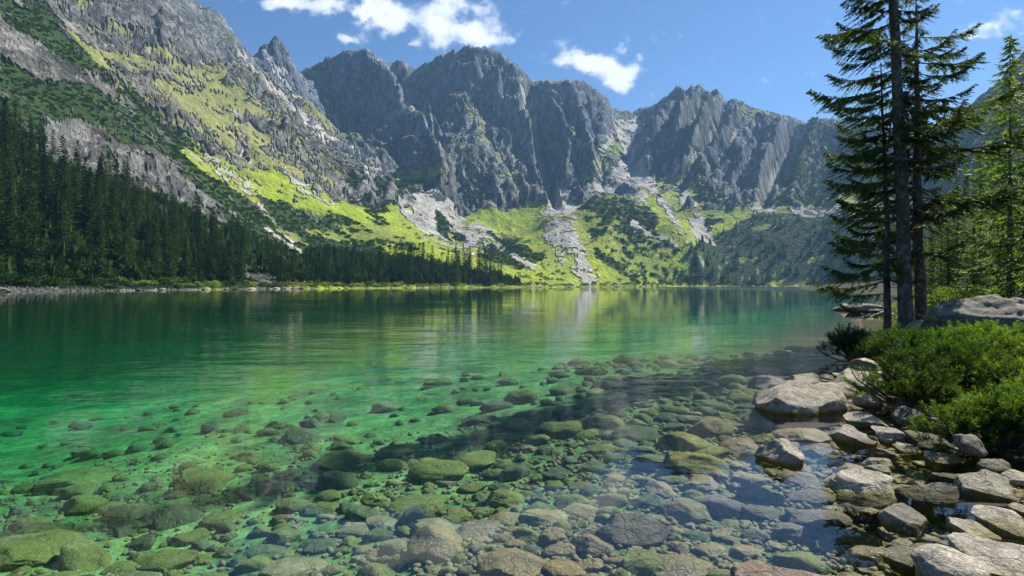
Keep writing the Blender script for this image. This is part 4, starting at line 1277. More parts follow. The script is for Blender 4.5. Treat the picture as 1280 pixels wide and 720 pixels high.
def view_stone(cx, cy, wpx, hpx, mat, rot, label, group=None, seed=0, round_=.2, cuts=14, flat=False, dep=.72, dry=True, tilt=(0, 0), name=None):
    """A stone seen with its middle at (cx, cy) in the photograph, wpx wide and hpx high, standing on the bed or bank there."""
    t_ = (cy - HOR) / F
    if dry:
        yb, yt = cy + .40 * hpx, cy - .50 * hpx
        g, Yf = 0.0, H * F / (yb - HOR)
        for _ in range(5):
            Yf = (H - max(g, 0.0)) * F / (yb - HOR)
            a = wpx * Yf / F / 2
            g = float(near_height(np.array([(cx - 640) / F * (Yf + .5 * a)]), np.array([Yf + .5 * a]))[0])
        b = a * dep
        for _ in range(12):
            Y = Yf + b * .8
            zt = H - (yt - HOR) / F * (Y + .25 * b)
            if zt - max(g, 0) > .42 * a or b < .38 * a:
                break
            b *= .9
        a = wpx * Y / F / 2
        zt = max(zt, max(g, 0) + .10)
        zb = min(g, 0.0) - .06 if g < .05 else g - .12
        c = min((zt - zb) / 2, .60 * a); zc = zt - c
        x = (cx - 640) / F * Y
    else:
        Y = H / t_
        for _ in range(14):
            x = (cx - 640) / F * Y
            g = float(near_height(np.array([x]), np.array([Y]))[0])
            Y = .5 * Y + .5 * (H - g - .1 * hpx * Y / F) / t_
        x = (cx - 640) / F * Y
        a = wpx * Y / F / 2
        b = a * dep
        hh = hpx * Y / F / 2
        sl = math.sin(math.atan(t_))
        c = min(max(math.sqrt(max(hh * hh - (b * sl) ** 2, 0)), .26 * a), .5 * a)
        c = min(c, -g * .62 + .02 if mat != 'b' or wpx < 90 else 9)
        zc = g + .22 * c
    sub = 4 if wpx > 34 else 3
    me = stone_mesh(seed * 31 + int(cx), sub, cuts, round_, (a, b, c), SHORE_MATS[mat], flat, .05, .8 if dry else 0)
    o = link(name or ("boulder" if wpx > 60 else "stone"), me, None, (x, Y, zc), (tilt[0], tilt[1], rot))
    tag(o, label, "boulder" if wpx > 60 else "stone", group)
    TAKEN.append((x, Y, a * .85))
    return o

G1 = "dry granite stones at the water's edge"
DRY = [
 (1000, 498, 112, 54, 'g', -.25, "largest pale granite boulder with a flat sloping top, standing in the shallows", 1, .15, True, (.10, .06)),
 (1007, 474, 40, 18, 'g', .2, "small jagged rock just behind the largest flat-topped boulder", 2, .1, False, (0, 0)),
 (1043, 487, 54, 28, 'g', -.35, "pale wedge-shaped rock touching the far end of the largest boulder", 3, .1, True, (.1, .1)),
 (1069, 477, 54, 32, 'g', -.5, "smooth grey rock with a mossy foot behind the wedge-shaped rock", 4, .3, False, (.1, .1)),
 (1111, 487, 36, 42, 'g', .3, "upright rounded boulder half covered by the pine bush", 5, .6, False, (0, 0)),
 (1084, 503, 36, 24, 'g', .3, "small rounded grey rock between the upright boulder and the striped one", 6, .5, False, (0, 0)),
 (1080, 524, 52, 26, 'g', -.2, "smooth oval granite rock lying in front of the small rounded rock", 7, .4, False, (.1, .05)),
 (1065, 545, 56, 30, 'g', -.2, "striped flat rock dipping into the water below the oval granite rock", 8, .3, True, (.15, .12)),
 (1109, 545, 38, 28, 'g', -.4, "ridged brownish rock beside the striped flat rock", 9, .1, False, (.1, .1)),
 (1134, 560, 36, 18, 'g', -.2, "small light rock behind the rusty wet stone", 10, .1, False, (0, 0)),
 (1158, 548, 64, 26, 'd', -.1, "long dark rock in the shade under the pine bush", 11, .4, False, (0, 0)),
 (1174, 570, 48, 22, 'g', -.2, "half-shaded flat rock below the long dark rock under the bush", 12, .2, False, (0, .1)),
 (975, 568, 58, 38, 'g', .1, "rounded granite rock standing alone in the pool, mirrored in blue water", 13, .45, False, (0, 0)),
 (1074, 602, 84, 54, 'g', -.25, "rough squared granite block standing in the middle of the pool", 14, .05, True, (.12, .08)),
 (1166, 608, 124, 36, 'd', -.28, "long brown slab lying low in the water beside the squared block", 15, .1, True, (.10, .05)),
 (1190, 595, 66, 22, 'd', -.3, "narrow brown slab behind the long low slab", 16, .1, True, (.05, .05)),
 (1238, 611, 74, 40, 'g', -.35, "wedge-shaped pale boulder right of the brown slabs", 17, .2, True, (.1, .1)),
 (1136, 651, 62, 42, 'g', .1, "rough rounded rock with a notched top, in front of the brown slab", 18, .25, False, (0, 0)),
 (1216, 664, 54, 26, 'g', -.1, "low rounded rock behind the two big boulders in the corner", 19, .4, False, (0, 0)),
 (1258, 656, 72, 42, 'g', -.35, "pale boulder behind the biggest corner boulder at the picture's edge", 20, .3, False, (.1, .1)),
 (1187, 716, 84, 58, 'g', .1, "smooth rounded boulder cut by the picture's bottom edge beside the biggest corner boulder", 21, .6, False, (0, 0)),
 (1246, 703, 118, 74, 'g', -.3, "biggest boulder in the corner, pale and rounded with lichen", 22, .4, True, (.05, .05)),
 (1140, 702, 56, 32, 'd', -.3, "flat wet rock between the rust stones and the smooth corner boulder", 23, .2, True, (.1, .1)),
 (1272, 603, 34, 30, 'g', 0, "small pale rock at the picture's edge below the bush", 24, .3, False, (0, 0)),
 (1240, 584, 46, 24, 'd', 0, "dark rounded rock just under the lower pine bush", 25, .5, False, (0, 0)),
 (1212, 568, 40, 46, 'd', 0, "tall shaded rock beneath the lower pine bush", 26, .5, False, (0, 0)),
 (984, 716, 156, 56, 'm', -.08, "huge flat mauve-brown boulder just breaking the water at the picture's bottom edge", 27, .35, True, (.05, -.05)),
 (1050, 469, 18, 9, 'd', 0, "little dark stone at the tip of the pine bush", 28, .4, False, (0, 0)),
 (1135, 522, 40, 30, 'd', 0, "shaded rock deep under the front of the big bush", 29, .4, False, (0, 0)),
 (1100, 590, 34, 12, 'd', -.1, "thin flat wet stone between the squared block and the rusty stone", 30, .3, True, (0, 0)),
 (1275, 640, 30, 22, 'g', 0.3, "small rock wedged at the picture's edge above the pale boulder", 31, .3, False, (0, 0)),
 (1030, 512, 20, 10, 'd', 0.3, "small dark stone at the foot of the largest boulder", 32, .3, False, (0, 0)),
]
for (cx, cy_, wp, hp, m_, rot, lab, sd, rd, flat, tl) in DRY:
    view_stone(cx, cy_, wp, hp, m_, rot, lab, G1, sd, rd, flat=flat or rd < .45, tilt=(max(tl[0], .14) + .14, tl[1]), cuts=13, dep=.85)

# sunken stones one can pick out through the water
SUB = [
 (1102, 572, 46, 26, 'o', "rusty orange stone just under water beside the ridged brownish rock", .5),
 (1082, 640, 50, 54, 'o', "broad rust-brown sunken stone in front of the squared block", .4),
 (1068, 676, 50, 34, 'o', "rust-brown sunken stone below the broad rusty one", .4),
 (1110, 668, 34, 26, 'b', "brown sunken stone beside the notched rock", .5),
 (1160, 690, 40, 22, 'o', "dark amber stone under water left of the corner boulders", .4),
 (1200, 632, 50, 16, 'o', "thin amber sunken stone below the brown slab", .5),
 (1150, 632, 60, 14, 'o', "long amber stone under water in front of the brown slab", .5),
 (1120, 600, 40, 18, 'b', "flat brown sunken stone at the end of the slab", .5),
 (1040, 580, 44, 16, 'b', "flat brown sunken stone behind the squared block", .6),
 (986, 530, 118, 26, 'b', "wide layered brown slab just under water below the largest boulder", .2),
 (1010, 548, 90, 18, 'b', "second long brown slab under water, in front of the layered one", .2),
 (925, 562, 66, 28, 'o', "bright orange-brown stone, the largest of the orange ones left of the pool rock", .6),
 (917, 583, 48, 20, 'o', "oval orange stone just in front of the bright orange-brown one", .7),
 (868, 582, 84, 40, 'v', "wide olive stone left of the orange stones", .5),
 (880, 605, 52, 22, 'b', "very dark brown stone at the edge of the sky's reflection", .4),
 (842, 600, 40, 16, 'v', "small olive stone in front of the wide olive one", .7),
 (790, 668, 92, 66, 'm', "big triangular mauve-brown stone at the middle of the clear shallows", .1),
 (806, 705, 60, 34, 'v', "blocky grey-green stone at the foot of the triangular one", .3),
 (740, 684, 58, 46, 'b', "rounded brown stone left of the triangular one", .6),
 (692, 674, 40, 44, 'b', "tilted oval brown stone between two rounded brown ones", .6),
 (662, 690, 38, 34, 'k', "dark rounded stone left of the tilted oval one", .6),
 (640, 708, 100, 46, 'v', "large olive-brown stone cut by the bottom edge left of centre", .5),
 (708, 712, 60, 26, 'o', "amber stone at the bottom edge beside the large olive-brown one", .5),
 (770, 704, 26, 16, 'o', "small round golden stone between the brown stones", .7),
 (740, 708, 38, 20, 'b', "small brown stone in front of the rounded brown stone", .6),
 (632, 628, 54, 32, 'v', "domed green-brown stone just above the sky's reflection", .6),
 (602, 642, 34, 20, 'v', "small olive stone below the domed green-brown one", .7),
 (572, 652, 40, 22, 'v', "yellow-olive stone among small ones in front of the big green slab", .6),
 (728, 608, 36, 14, 'o', "flat golden stone right of the green gravel", .6),
 (770, 598, 32, 14, 'o', "small golden-brown stone at the tip of the sky's reflection", .6),
 (900, 632, 64, 34, 'm', "flat mauve stone under the blue reflection", .4),
 (945, 618, 48, 32, 'p', "pale round stone shining under the blue reflection", .6),
 (915, 642, 36, 22, 'p', "pale greenish stone beside the pale round one", .6),
 (914, 658, 34, 16, 'v', "small grey-green stone below the pale greenish one", .5),
 (895, 660, 30, 14, 'k', "small dark stone in the blue pool", .6),
 (855, 640, 70, 36, 'p', "broad pale speckled stone left of the flat mauve one", .4),
 (1020, 648, 80, 34, 'm', "long mauve boulder barely under water left of the rust-brown stones", .3),
 (990, 668, 66, 34, 'm', "mauve-grey stone under the blue reflection left of the long one", .4),
 (955, 640, 50, 20, 'm', "flat grey-mauve stone below the pale round one", .4),
 (940, 600, 50, 14, 'p', "thin pale stone under the blue water beside the pool rock", .4),
 (1000, 600, 56, 16, 'm', "thin mauve stone in the pool between the two granite rocks", .4),
 (1010, 622, 60, 18, 'm', "flat grey stone in the middle of the blue pool", .4),
 (845, 712, 90, 30, 'b', "flat brown stone at the bottom edge left of the huge mauve boulder", .5),
 (890, 690, 44, 22, 'b', "brown pebble-like stone behind the flat brown one at the bottom edge", .6),
 (935, 690, 46, 22, 'b', "dark brown stone behind the huge mauve boulder", .5),
 (870, 672, 44, 20, 'k', "dark mottled stone in the clear shallows right of the triangular one", .5),
 (730, 640, 50, 24, 'p', "pale stone under the sky's reflection above the rounded brown one", .5),
 (680, 650, 76, 26, 'p', "wide pale grey stone under the reflected cloud", .4),
 (600, 664, 70, 26, 'm', "wide mauve stone under the reflected cloud left of centre", .3),
 (550, 660, 66, 28, 'p', "pale stone with a mauve edge under the reflected cloud", .4),
 (496, 684, 46, 40, 'p', "pale beige domed stone near the bottom edge", .6),
 (446, 664, 46, 22, 'p', "grey-green stone under the blue reflection", .6),
 (398, 682, 56, 24, 'k', "flat grey-green stone left of the grey one under blue reflection", .4),
 (478, 655, 50, 22, 'p', "grey stone at the edge of the green water", .5),
 (362, 714, 92, 32, 'p', "large pale flat stone at the bottom edge", .4),
 (330, 690, 50, 20, 'k', "dark stone behind the large pale flat one", .5),
 (552, 590, 78, 36, 'v', "big dark-green boulder with a lit top, the largest in the green shallows", .5),
 (520, 632, 72, 28, 'v', "long pale-green stone below the big dark-green boulder", .5),
 (470, 628, 42, 26, 'v', "brownish round stone left of the long pale-green one", .6),
 (410, 622, 40, 20, 'v', "yellow-green stone, upper one of a pair", .6),
 (405, 636, 50, 18, 'v', "yellow-green stone, lower one of a pair", .6),
 (346, 610, 56, 42, 'v', "large smooth green boulder left of the pair of yellow-green stones", .6),
 (352, 650, 34, 20, 'o', "golden-green stone below the large smooth green boulder", .6),
 (392, 606, 40, 22, 'k', "dull green stone between the smooth boulder and the pair", .6),
 (596, 576, 72, 24, 'v', "flat grey-green stone behind the big dark-green boulder", .5),
 (592, 610, 40, 16, 'v', "small green stone in front of the flat grey-green one", .6),
 (626, 610, 36, 14, 'k', "small dull green stone beside the domed green-brown one", .6),
 (600, 526, 54, 16, 'k', "dark green sunken stone far out in the emerald water", .6),
 (625, 548, 48, 16, 'v', "green stone in front of the dark far one", .6),
 (545, 552, 40, 18, 'v', "small green stone out in the emerald water", .6),
 (500, 566, 70, 16, 'v', "long low green stone out in the emerald water", .5),
 (430, 580, 80, 34, 'v', "broad hazy green boulder left of the big dark-green one", .5),
 (700, 540, 64, 36, 'v', "mound-like bright green boulder in the middle of the shallows", .6),
 (755, 562, 44, 18, 'v', "green stone right of the mound-like boulder", .5),
 (745, 585, 40, 16, 'k', "dark green stone below the mound-like boulder", .5),
 (700, 592, 50, 14, 'k', "flat dark stone on the bright gravel", .5),
 (800, 545, 70, 14, 'k', "long flat dark stone in the ripples", .4),
 (850, 548, 50, 16, 'v', "olive flat stone in the ripples left of the orange ones", .4),
 (820, 578, 60, 26, 'k', "dark pitted stone left of the wide olive one", .4),
 (875, 528, 60, 22, 'k', "very dark flat stone among the ripples left of the large boulder", .5),
 (905, 522, 32, 16, 'v', "bright olive stone beside the very dark flat one", .5),
 (922, 539, 36, 13, 'v', "small olive-grey stone in front of the bright olive one", .5),
 (890, 508, 48, 12, 'k', "dark sharp-edged stone behind the bright olive one", .3),
 (938, 510, 36, 10, 'k', "thin brown-grey stone left of the largest boulder", .4),
 (948, 525, 60, 16, 'b', "dark brown slab touching the largest boulder's lakeward end", .2),
 (40, 690, 130, 50, 'v', "very large hazy green boulder in the bottom corner by the dark water", .5),
 (95, 602, 110, 34, 'v', "wide hazy green boulder above the one in the bottom corner", .5),
 (205, 700, 80, 30, 'v', "green sunken stone right of the corner boulder", .5),
 (255, 602, 90, 28, 'v', "long green stone in the middle of the dark green water", .5),
 (165, 640, 70, 24, 'k', "dull green stone between the hazy boulders", .5),
 (275, 650, 60, 22, 'v', "bright green stone near the reflected spire", .5),
 (240, 672, 60, 24, 'v', "green stone in front of the bright one near the reflected spire", .5),
 (150, 712, 44, 18, 'v', "small green stone at the bottom edge between bigger ones", .6),
]
for k, (cx, cy_, wp, hp, m_, lab, rd) in enumerate(SUB):
    if m_ == 'v' and cy_ > 640 and cx > 440 and 'green' not in lab: m_ = 'b'
    view_stone(cx, cy_, wp, hp, m_, rng.uniform(-.5, .3), lab, "sunken stones one can pick out", 50 + k, rd, dry=False, dep=.8, tilt=(rng.uniform(-.1, .1), rng.uniform(-.1, .1)))

# the rest of the stony bed: shared shapes, every stone its own object up to the limit, then one mass
BANKSET = []
SH = {}
for mk in 'bovpmk':
    SH[mk] = [stone_mesh(700 + 10 * i + ord(mk), 3, 9, (.35, .55, .7, .5)[i], (1, (.8, .7, .9, .6)[i], (.5, .62, .55, .4)[i]), SHORE_MATS[mk], False, .05) for i in range(4)]
rg = np.random.default_rng(77)
cand = []
tries = 0
grid = {}
def free(x, y, r, f=.8):
    cx, cy2 = int(x // .5), int(y // .5)
    for i in range(cx - 2, cx + 3):
        for j in range(cy2 - 2, cy2 + 3):
            for (a, b, c) in grid.get((i, j), ()):
                if (x - a) ** 2 + (y - b) ** 2 < (f * (r + c)) ** 2:
                    return False
    return True
def put(x, y, r):
    grid.setdefault((int(x // .5), int(y // .5)), []).append((x, y, r))
for (x, y, r) in TAKEN: put(x, y, r)
rest = []
for r0, r1, n in ((.22, .38, 900), (.13, .22, 3200), (.08, .13, 7000), (.05, .08, 12000)):
    for _ in range(n):
        px = rg.uniform(-60, 1340); Y = math.exp(rg.uniform(math.log(2.7), math.log(17)))
        x = (px - 640) / F * Y
        r = rg.uniform(r0, r1)
        sdv = 0
        if Y > 9 and r < .1: continue
        if r > .13 and px > 500 and Y < 7 and rg.random() < .4: continue
        # fewer stones out over the silty green floor
        far_ = (x + 4.5 - .45 * (Y - 3)) if Y > 4.5 else (x + 4.5)
        if x < 1.5 - .0 * Y and rg.random() > np.clip(.34 + .17 * (x + 1.0) - .05 * (Y - 4), .11, 1): continue
        if free(x, Y, r):
            put(x, Y, r); rest.append((x, Y, r))
rest = np.array(rest)
hgt = near_height(rest[:, 0], rest[:, 1])
sdv = bank_sd(rest[:, 0], rest[:, 1])
okk = sdv > -1.2
rest, hgt, sdv = rest[okk], hgt[okk], sdv[okk]
order = np.argsort(-rest[:, 2] / rest[:, 1])
def mat_for(x, y, sd):
    u = rg.random()
    if sd < 1.8: return 'b' if u < .5 else ('o' if u < .8 else 'k')
    if x > -.9 and y < 5.2: return 'm' if u < .12 else ('p' if u < .24 else ('b' if u < .62 else ('v' if u < .82 else 'o')))
    if x < -1.5 or y > 6.5: return 'v' if u < .6 else ('k' if u < .9 else 'p')
    return 'v' if u < .45 else ('b' if u < .62 else ('p' if u < .8 else ('k' if u < .9 else 'o')))
WORDS = {'b': 'brown', 'o': 'rust-orange', 'v': 'olive-green', 'p': 'pale grey', 'm': 'mauve-grey', 'k': 'dark grey-green'}
def zone(x, y, sd):
    if sd < 1.2: return "lying in the brown shallows along the bank"
    if y < 4.6: return "in the clear shallows before the camera" if x > -.8 else "in the green shallows near the camera"
    if x > .8: return "on the stony floor under the ripples off the big boulder"
    return "scattered over the green floor of the lake"
left = []
for q, i in enumerate(order):
    x, y, r = rest[i]; z = hgt[i]
    mk = mat_for(x, y, sdv[i])
    if q < 290:
        o = link("pebble" if r < .09 else "stone", SH[mk][rg.integers(4)], None, (x, y, z + r * .08), (rg.normal(0, .15), rg.normal(0, .15), rg.uniform(-.7, .5)), (r * 1.08, r * rg.uniform(.8, 1.1), r * rg.uniform(.8, 1.1)))
        zn = zone(x, y, sdv[i])
        tag(o, f"{'small' if r < .12 else 'middle-sized'} {WORDS[mk]} stone {zn}", "stone", f"{WORDS[mk]} stones {zn}")
    else:
        left.append((x, y, z, r, mk))
for mk in 'bovpmk':
    L_ = [l for l in left if l[4] == mk]
    if not L_: continue
    a = np.array([l[:4] for l in L_])
    v0, f0 = stone_shape(31 + ord(mk), 2, 9, .5, (1, .8, .52))
    n = len(a)
    v, t_ = scatter_mesh(v0, f0, a[:, :3] + np.stack([0 * a[:, 3], 0 * a[:, 3], a[:, 3] * .15], 1), np.stack([a[:, 3] * 1.1, a[:, 3] * rg.uniform(.8, 1.15, n), a[:, 3] * rg.uniform(.8, 1.15, n)], 1), rg.uniform(-3, 3, n), 5, .03)
    tag(link("lake_pebbles", new_mesh("lake_pebbles", v, tris=t_, mat=SHORE_MATS[mk])), f"small {WORDS[mk]} stones packed over the lake floor and water's edge", kind='stuff')
# fine gravel between them
n = 16000
px = rg.uniform(-40, 1330, n); Y = np.exp(rg.uniform(math.log(2.8), math.log(10.5), n)); x = (px - 640) / F * Y
z = near_height(x, Y); r = rg.uniform(.015, .045, n)
k_ = (bank_sd(x, Y) > -2) & (rg.random(n) < np.clip(.55 + .25 * (x + 1.5), .28, 1)); x, Y, z, r = x[k_], Y[k_], z[k_], r[k_]
v0, f0 = stone_shape(3, 1, 5, .6, (1, .8, .55))
v, t_ = scatter_mesh(v0, f0, np.stack([x, Y, z + r * .3], 1), np.stack([r, r * .9, r], 1), rg.uniform(-3, 3, len(x)), 6, .05)
tag(link("lake_gravel", new_mesh("lake_gravel", v, tris=t_, mat=M_PALE)), "fine gravel between the stones of the lake floor", kind='stuff')

# boulders on the bank and along the far side of the point
def bank_boulder(px, Y, w, d, h, mat, lab, seed, rd=.3, rot=0, sink=.3, flat=False, sub=4, grp="boulders on the bank"):
    p = on_bank(px, Y)
    me = stone_mesh(seed, sub, 16, rd, (w / 2, d / 2, h / 2), SHORE_MATS[mat], flat, .10)
    o = link("boulder", me, None, (p[0], p[1], max(p[2], -.1) + h * (.5 - sink)), (0, 0, rot))
    tag(o, lab, "boulder", grp); return o
bank_boulder(1215, 14.2, 2.4, 1.9, 1.55, 'd', "huge boulder with a sunlit ridged top and shaded face, behind the pine bushes", 901, .12, -.15, .20, sub=4)
bank_boulder(1160, 15.0, 1.3, 1.1, .75, 'g', "smaller pale boulder between the trunks and the huge boulder", 902, .2, .3, .2)
bank_boulder(1252, 15.6, 2.0, 1.6, 1.5, 'g', "pale boulder leaning behind the huge one at the picture's edge", 903, .2, .1, .2)
for i, (px, Y, w) in enumerate([(1058, 41, 2.6), (1070, 38, 2.2), (1082, 37, 3.2), (1094, 36, 2.4), (1066, 43, 1.8), (1100, 34, 2.0), (1078, 34, 1.4), (1052, 43.5, 1.2), (1088, 32, 1.5), (1106, 30, 1.6)]):
    bank_boulder(px, Y, w * .75, w * .6, w * .34, 'd', "pale rock of the low stony point behind the tree trunks", 920 + i, .25, i * 1.3, .35, sub=3, grp="rocks of the stony point")
rg = np.random.default_rng(31)
for i in range(26):
    u = rg.uniform(0, 1); k = rg.integers(9, 16)
    x = BANK_A[k, 0] * u + BANK_A[k + 1, 0] * (1 - u) + rg.normal(0, .25); y = BANK_A[k, 1] * u + BANK_A[k + 1, 1] * (1 - u)
    if not free(x, y, .2, .7): continue
    w = rg.uniform(.25, .6) * (1 + y / 30)
    px = 640 + F * x / y
    bank_boulder(px, y, w, w * .8, w * .5, 'gd'[i % 2], "grey rock of the rough edge between the lake and the bank under the bushes", 950 + i, .3, rg.random() * 6, .3, sub=3, grp="rocks edging the bank")
# stones along the distant shorelines
SM = [stone_mesh(990 + i, 2, 10, .2, (1, .8, .55), M_GRANITE_DARK if i < 3 else M_GRANITE, False, .06) for i in range(6)]
for i in range(120):
    if i < 46: px = rg.uniform(-30, 400)
    if i < 20: continue
    if 46 <= i < 70: px = rg.uniform(400, 740)
    if i >= 70: px = rg.uniform(745, 1030)
    Y = float(shore_Y(px)) + rg.uniform(-1, 1.5); x = (px - 640) / F * Y
    w = rg.uniform(.5, 1.4) * (.7 + Y / 420)
    o = link("shore_rock", SM[i % 3 + (3 if px > 300 else 0)], None, (x, Y, .05 + w * .1), (0, 0, rg.random() * 6), (w * 1.3, w, w * .8))
    if px < 400: tag(o, "pale rock on the shaded east shoreline under the spruces", "rock", "rocks on the shaded east shoreline")
    elif px < 745: tag(o, "pale rock on the shoreline below the green slopes", "rock", "rocks below the green slopes")
    else: tag(o, "white rock on the farthest shoreline below the far wood", "rock", "rocks on the farthest shoreline")
bank_boulder(-5, 153, 11, 7, 2.6, 'd', "large grey rock outcrop on the waterline at the picture's left edge", 981, .1, 0, .4, sub=3)

#@@BUSHES
# ------------------------------------------------------------------ mountain pine bushes
def pine_bush(name, c, r, n, seed, label, sun_bias=0.0, shoot=(.13, .24)):
    """Upswept shoots with needle brushes all over a low lumpy mound, on bowed woody stems."""
    rg_ = np.random.default_rng(seed)
    A = Acc()
    root = np.array([0, 0, 0.])
    lob = rg_.normal(0, .55, (11, 3)) * r; lob[:, 2] = rg_.uniform(.05, .62, 11) * r[2]
    k = rg_.integers(11, size=n)
    d = rg_.normal(size=(n, 3)); d /= np.linalg.norm(d, axis=1, keepdims=True); d[:, 2] = np.where(d[:, 2] < -.2, -d[:, 2], d[:, 2])
    rr = rg_.uniform(.55, 1.0, n) ** .5
    p = lob[k] + d * r * .40 * rr[:, None]
    ax = d * .95 + np.array([0, 0, .55]) + rg_.normal(0, .30, (n, 3)); ax /= np.linalg.norm(ax, axis=1, keepdims=True)
    L = rg_.uniform(*shoot, n)
    whorls, per = 7, 8
    P_, D_, L_, TP = [], [], [], []
    ref = np.cross(ax, rg_.normal(size=(n, 3))); ref /= np.linalg.norm(ref, axis=1, keepdims=True); ref2 = np.cross(ax, ref)
    for wv in range(whorls):
        u = (wv + .5) / whorls
        for q in range(per):
            a = rg_.random(n) * 6.283
            out_ = np.cos(a)[:, None] * ref + np.sin(a)[:, None] * ref2
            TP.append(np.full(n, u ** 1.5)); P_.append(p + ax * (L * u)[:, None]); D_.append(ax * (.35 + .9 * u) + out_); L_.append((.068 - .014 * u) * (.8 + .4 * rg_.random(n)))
    P_, D_, L_ = np.concatenate(P_), np.concatenate(D_), np.concatenate(L_)
    # one thin triangle per needle pair
    dd = D_ / np.linalg.norm(D_, axis=1, keepdims=True)
    sd = np.cross(dd, rg_.normal(size=dd.shape)); sd /= np.linalg.norm(sd, axis=1, keepdims=True)
    V = np.stack([P_ - sd * .0050, P_ + sd * .0050, P_ + dd * L_[:, None]], 1).reshape(-1, 3)
    t_ = np.arange(len(V)).reshape(-1, 3)
    tipv = np.repeat(np.concatenate(TP), 3)
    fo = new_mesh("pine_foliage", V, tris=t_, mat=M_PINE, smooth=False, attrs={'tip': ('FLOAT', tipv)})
    W = Acc()
    for i in range(0, n, max(1, n // 60)):
        a = lob[k[i]] * .2; a[2] = -.05
        m_ = (a + p[i]) / 2 + np.array([0, 0, -.10 * r[2]])
        v, q = tube(np.array([a, m_, p[i], p[i] + ax[i] * L[i]]), [.02, .014, .008, .003], 4)
        W.add(v, q2t(q), 0)
    o = link(name, None, None, tuple(c)); o.empty_display_size = .2
    tag(o, label, "bush", "mountain pine bushes on the near bank")
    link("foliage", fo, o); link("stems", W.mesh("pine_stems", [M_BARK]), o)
    return o

def bush_at(px, py, Y, w, d, h, n, seed, label, **kw):
    c = P(px, py, Y)
    g = on_bank(px, Y)[2]
    base = min(c[2] - h * .45, c[2])
    pine_bush("pine_bush", (c[0], c[1], max(g, base)), np.array([w / 2, d / 2, h * .8]), n, seed, label, **kw)
bush_at(1207, 488, 8.3, 1.8, 1.6, 1.1, 1050, 1, "largest bright mountain pine bush, upswept shoots, on the bank above the wet rocks")
bush_at(1155, 502, 7.9, .85, .8, .55, 330, 2, "low lobe of mountain pine spilling over the upright rounded boulder")
bush_at(1256, 548, 6.0, 1.15, 1.0, .66, 640, 3, "lower mountain pine bush at the picture's edge above the small pale rocks")
bush_at(1078, 438, 13.0, 1.7, 1.3, .85, 520, 4, "dark shaded pine bush at the foot of the thin spruce by the water")
bush_at(1132, 440, 12.0, 1.5, 1.3, .85, 520, 5, "dim pine bush between the trunks and the largest bush")
bush_at(1262, 455, 9.6, 1.8, 1.4, .95, 620, 6, "shaded pine bush behind the largest one at the picture's edge")
bush_at(1190, 440, 11.2, 1.6, 1.2, .75, 560, 7, "sprigs of mountain pine in front of the huge boulder")
bush_at(1330, 520, 7.4, 1.6, 1.6, .9, 500, 8, "pine bush mostly beyond the picture's edge")
bush_at(1078, 497, 9.2, .22, .2, .12, 24, 9, "tiny green tuft growing between the pale rocks", shoot=(.06, .10))

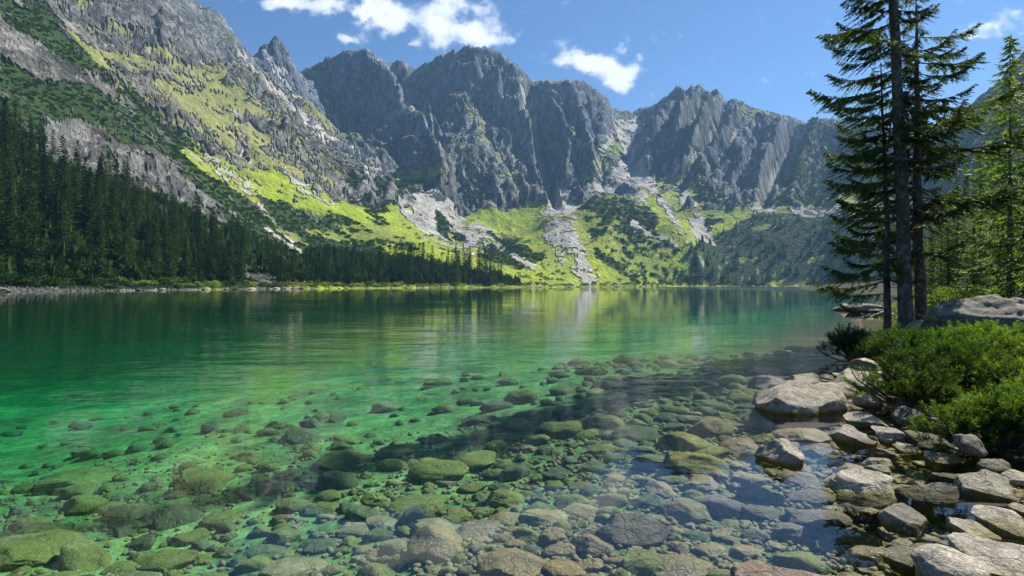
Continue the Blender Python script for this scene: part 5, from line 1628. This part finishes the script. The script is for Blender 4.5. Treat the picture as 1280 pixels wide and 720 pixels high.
# yellow-green leafy shrubs behind the boulder and under the young spruces
LEAFN = [leafy_proto(60 + i, 1500, M_SHRUB) for i in range(3)]
for me in LEAFN:
    pass
rg = np.random.default_rng(41)
def dense_leafy(seed, n=1400):
    rg_ = np.random.default_rng(seed)
    lobes = rg_.normal(0, .45, (10, 3)); lobes[:, 2] = np.abs(lobes[:, 2]) * .6 + .25
    c = lobes[rg_.integers(10, size=n)]
    d = rg_.normal(size=(n, 3)); d /= np.linalg.norm(d, axis=1, keepdims=True)
    p = c + d * .36 * rg_.uniform(.6, 1, (n, 1))
    v, t_ = blades(p, d + rg_.normal(0, .6, (n, 3)), .11, .055, rg_)
    return new_mesh("shrub_foliage", v, tris=t_, mat=M_SHRUB, smooth=False)
DL = [dense_leafy(i) for i in range(3)]
for i in range(64):
    if i < 26: px, Y = rg.uniform(1140, 1320), rg.uniform(17, 27)
    elif i < 50: px, Y = rg.uniform(1150, 1330), rg.uniform(27, 55)
    else: px, Y = rg.uniform(1062, 1112), rg.uniform(30, 40)
    b = on_bank(px, Y)
    if b[2] < .05: continue
    sc = rg.uniform(.55, 1.1) * (.8 + Y / 50)
    o = link("leafy_shrub", DL[i % 3], None, tuple(b), (0, 0, rg.random() * 6.28), (sc, sc, sc * rg.uniform(.6, 1.0)))
    if i >= 50: tag(o, "low shrub growing on the stony point behind the trunks", "shrub", "shrubs on the stony point")
    elif Y < 27: tag(o, "yellow-green leafy shrub just behind the huge boulder", "shrub", "yellow-green shrubs behind the huge boulder")
    else: tag(o, "yellow-green shrub at the feet of the sunlit spruces", "shrub", "shrubs under the sunlit spruces")
# ground litter and grass on the bank
n = 9000
px = rg.uniform(1040, 1400, n); Y = np.exp(rg.uniform(math.log(5), math.log(40), n)); x = (px - 640) / F * Y
z = near_height(x, Y); k_ = z > .10; x, Y, z = x[k_], Y[k_], z[k_]
d = rg.normal(0, .35, (len(x), 3)); d[:, 2] = 1
ln = rg.uniform(.06, .16, len(x)) * (1 + Y / 25)
v, t_ = blades(np.stack([x, Y, z], 1), d, ln, ln * .16, rg)
tag(link("bank_grass", new_mesh("bank_grass", v, tris=t_, mat=M_SHRUB, smooth=False)), "sparse grass and low herbs on the bank between the boulders", kind='stuff')
#@@HAZE
hz_m, hz_t = new_mat("mountain_air")
hv = hz_t.n('ShaderNodeVolumePrincipled')
hv.inputs['Color'].default_value = c4(.34, .64, 1.0)
hv.inputs['Density'].default_value = 0.00010
hv.inputs['Anisotropy'].default_value = 0.2
ho = hz_t.n('ShaderNodeOutputMaterial')
hz_t.t.links.new(hv.outputs[0], ho.inputs[1])
def build_haze():
    x0, x1, y0, y1, z0, z1 = -26000, 26000, -1000, 9600, -60, 1250
    v = [(x0, y0, z0), (x1, y0, z0), (x1, y1, z0), (x0, y1, z0), (x0, y0, z1), (x1, y0, z1), (x1, y1, z1), (x0, y1, z1)]
    q = [(0, 3, 2, 1), (4, 5, 6, 7), (0, 1, 5, 4), (1, 2, 6, 5), (2, 3, 7, 6), (3, 0, 4, 7)]
    tag(link("haze", new_mesh("haze", v, quads=q, mat=hz_m, smooth=False)), "thin blue mountain air over the lake", kind='stuff')
build_haze()
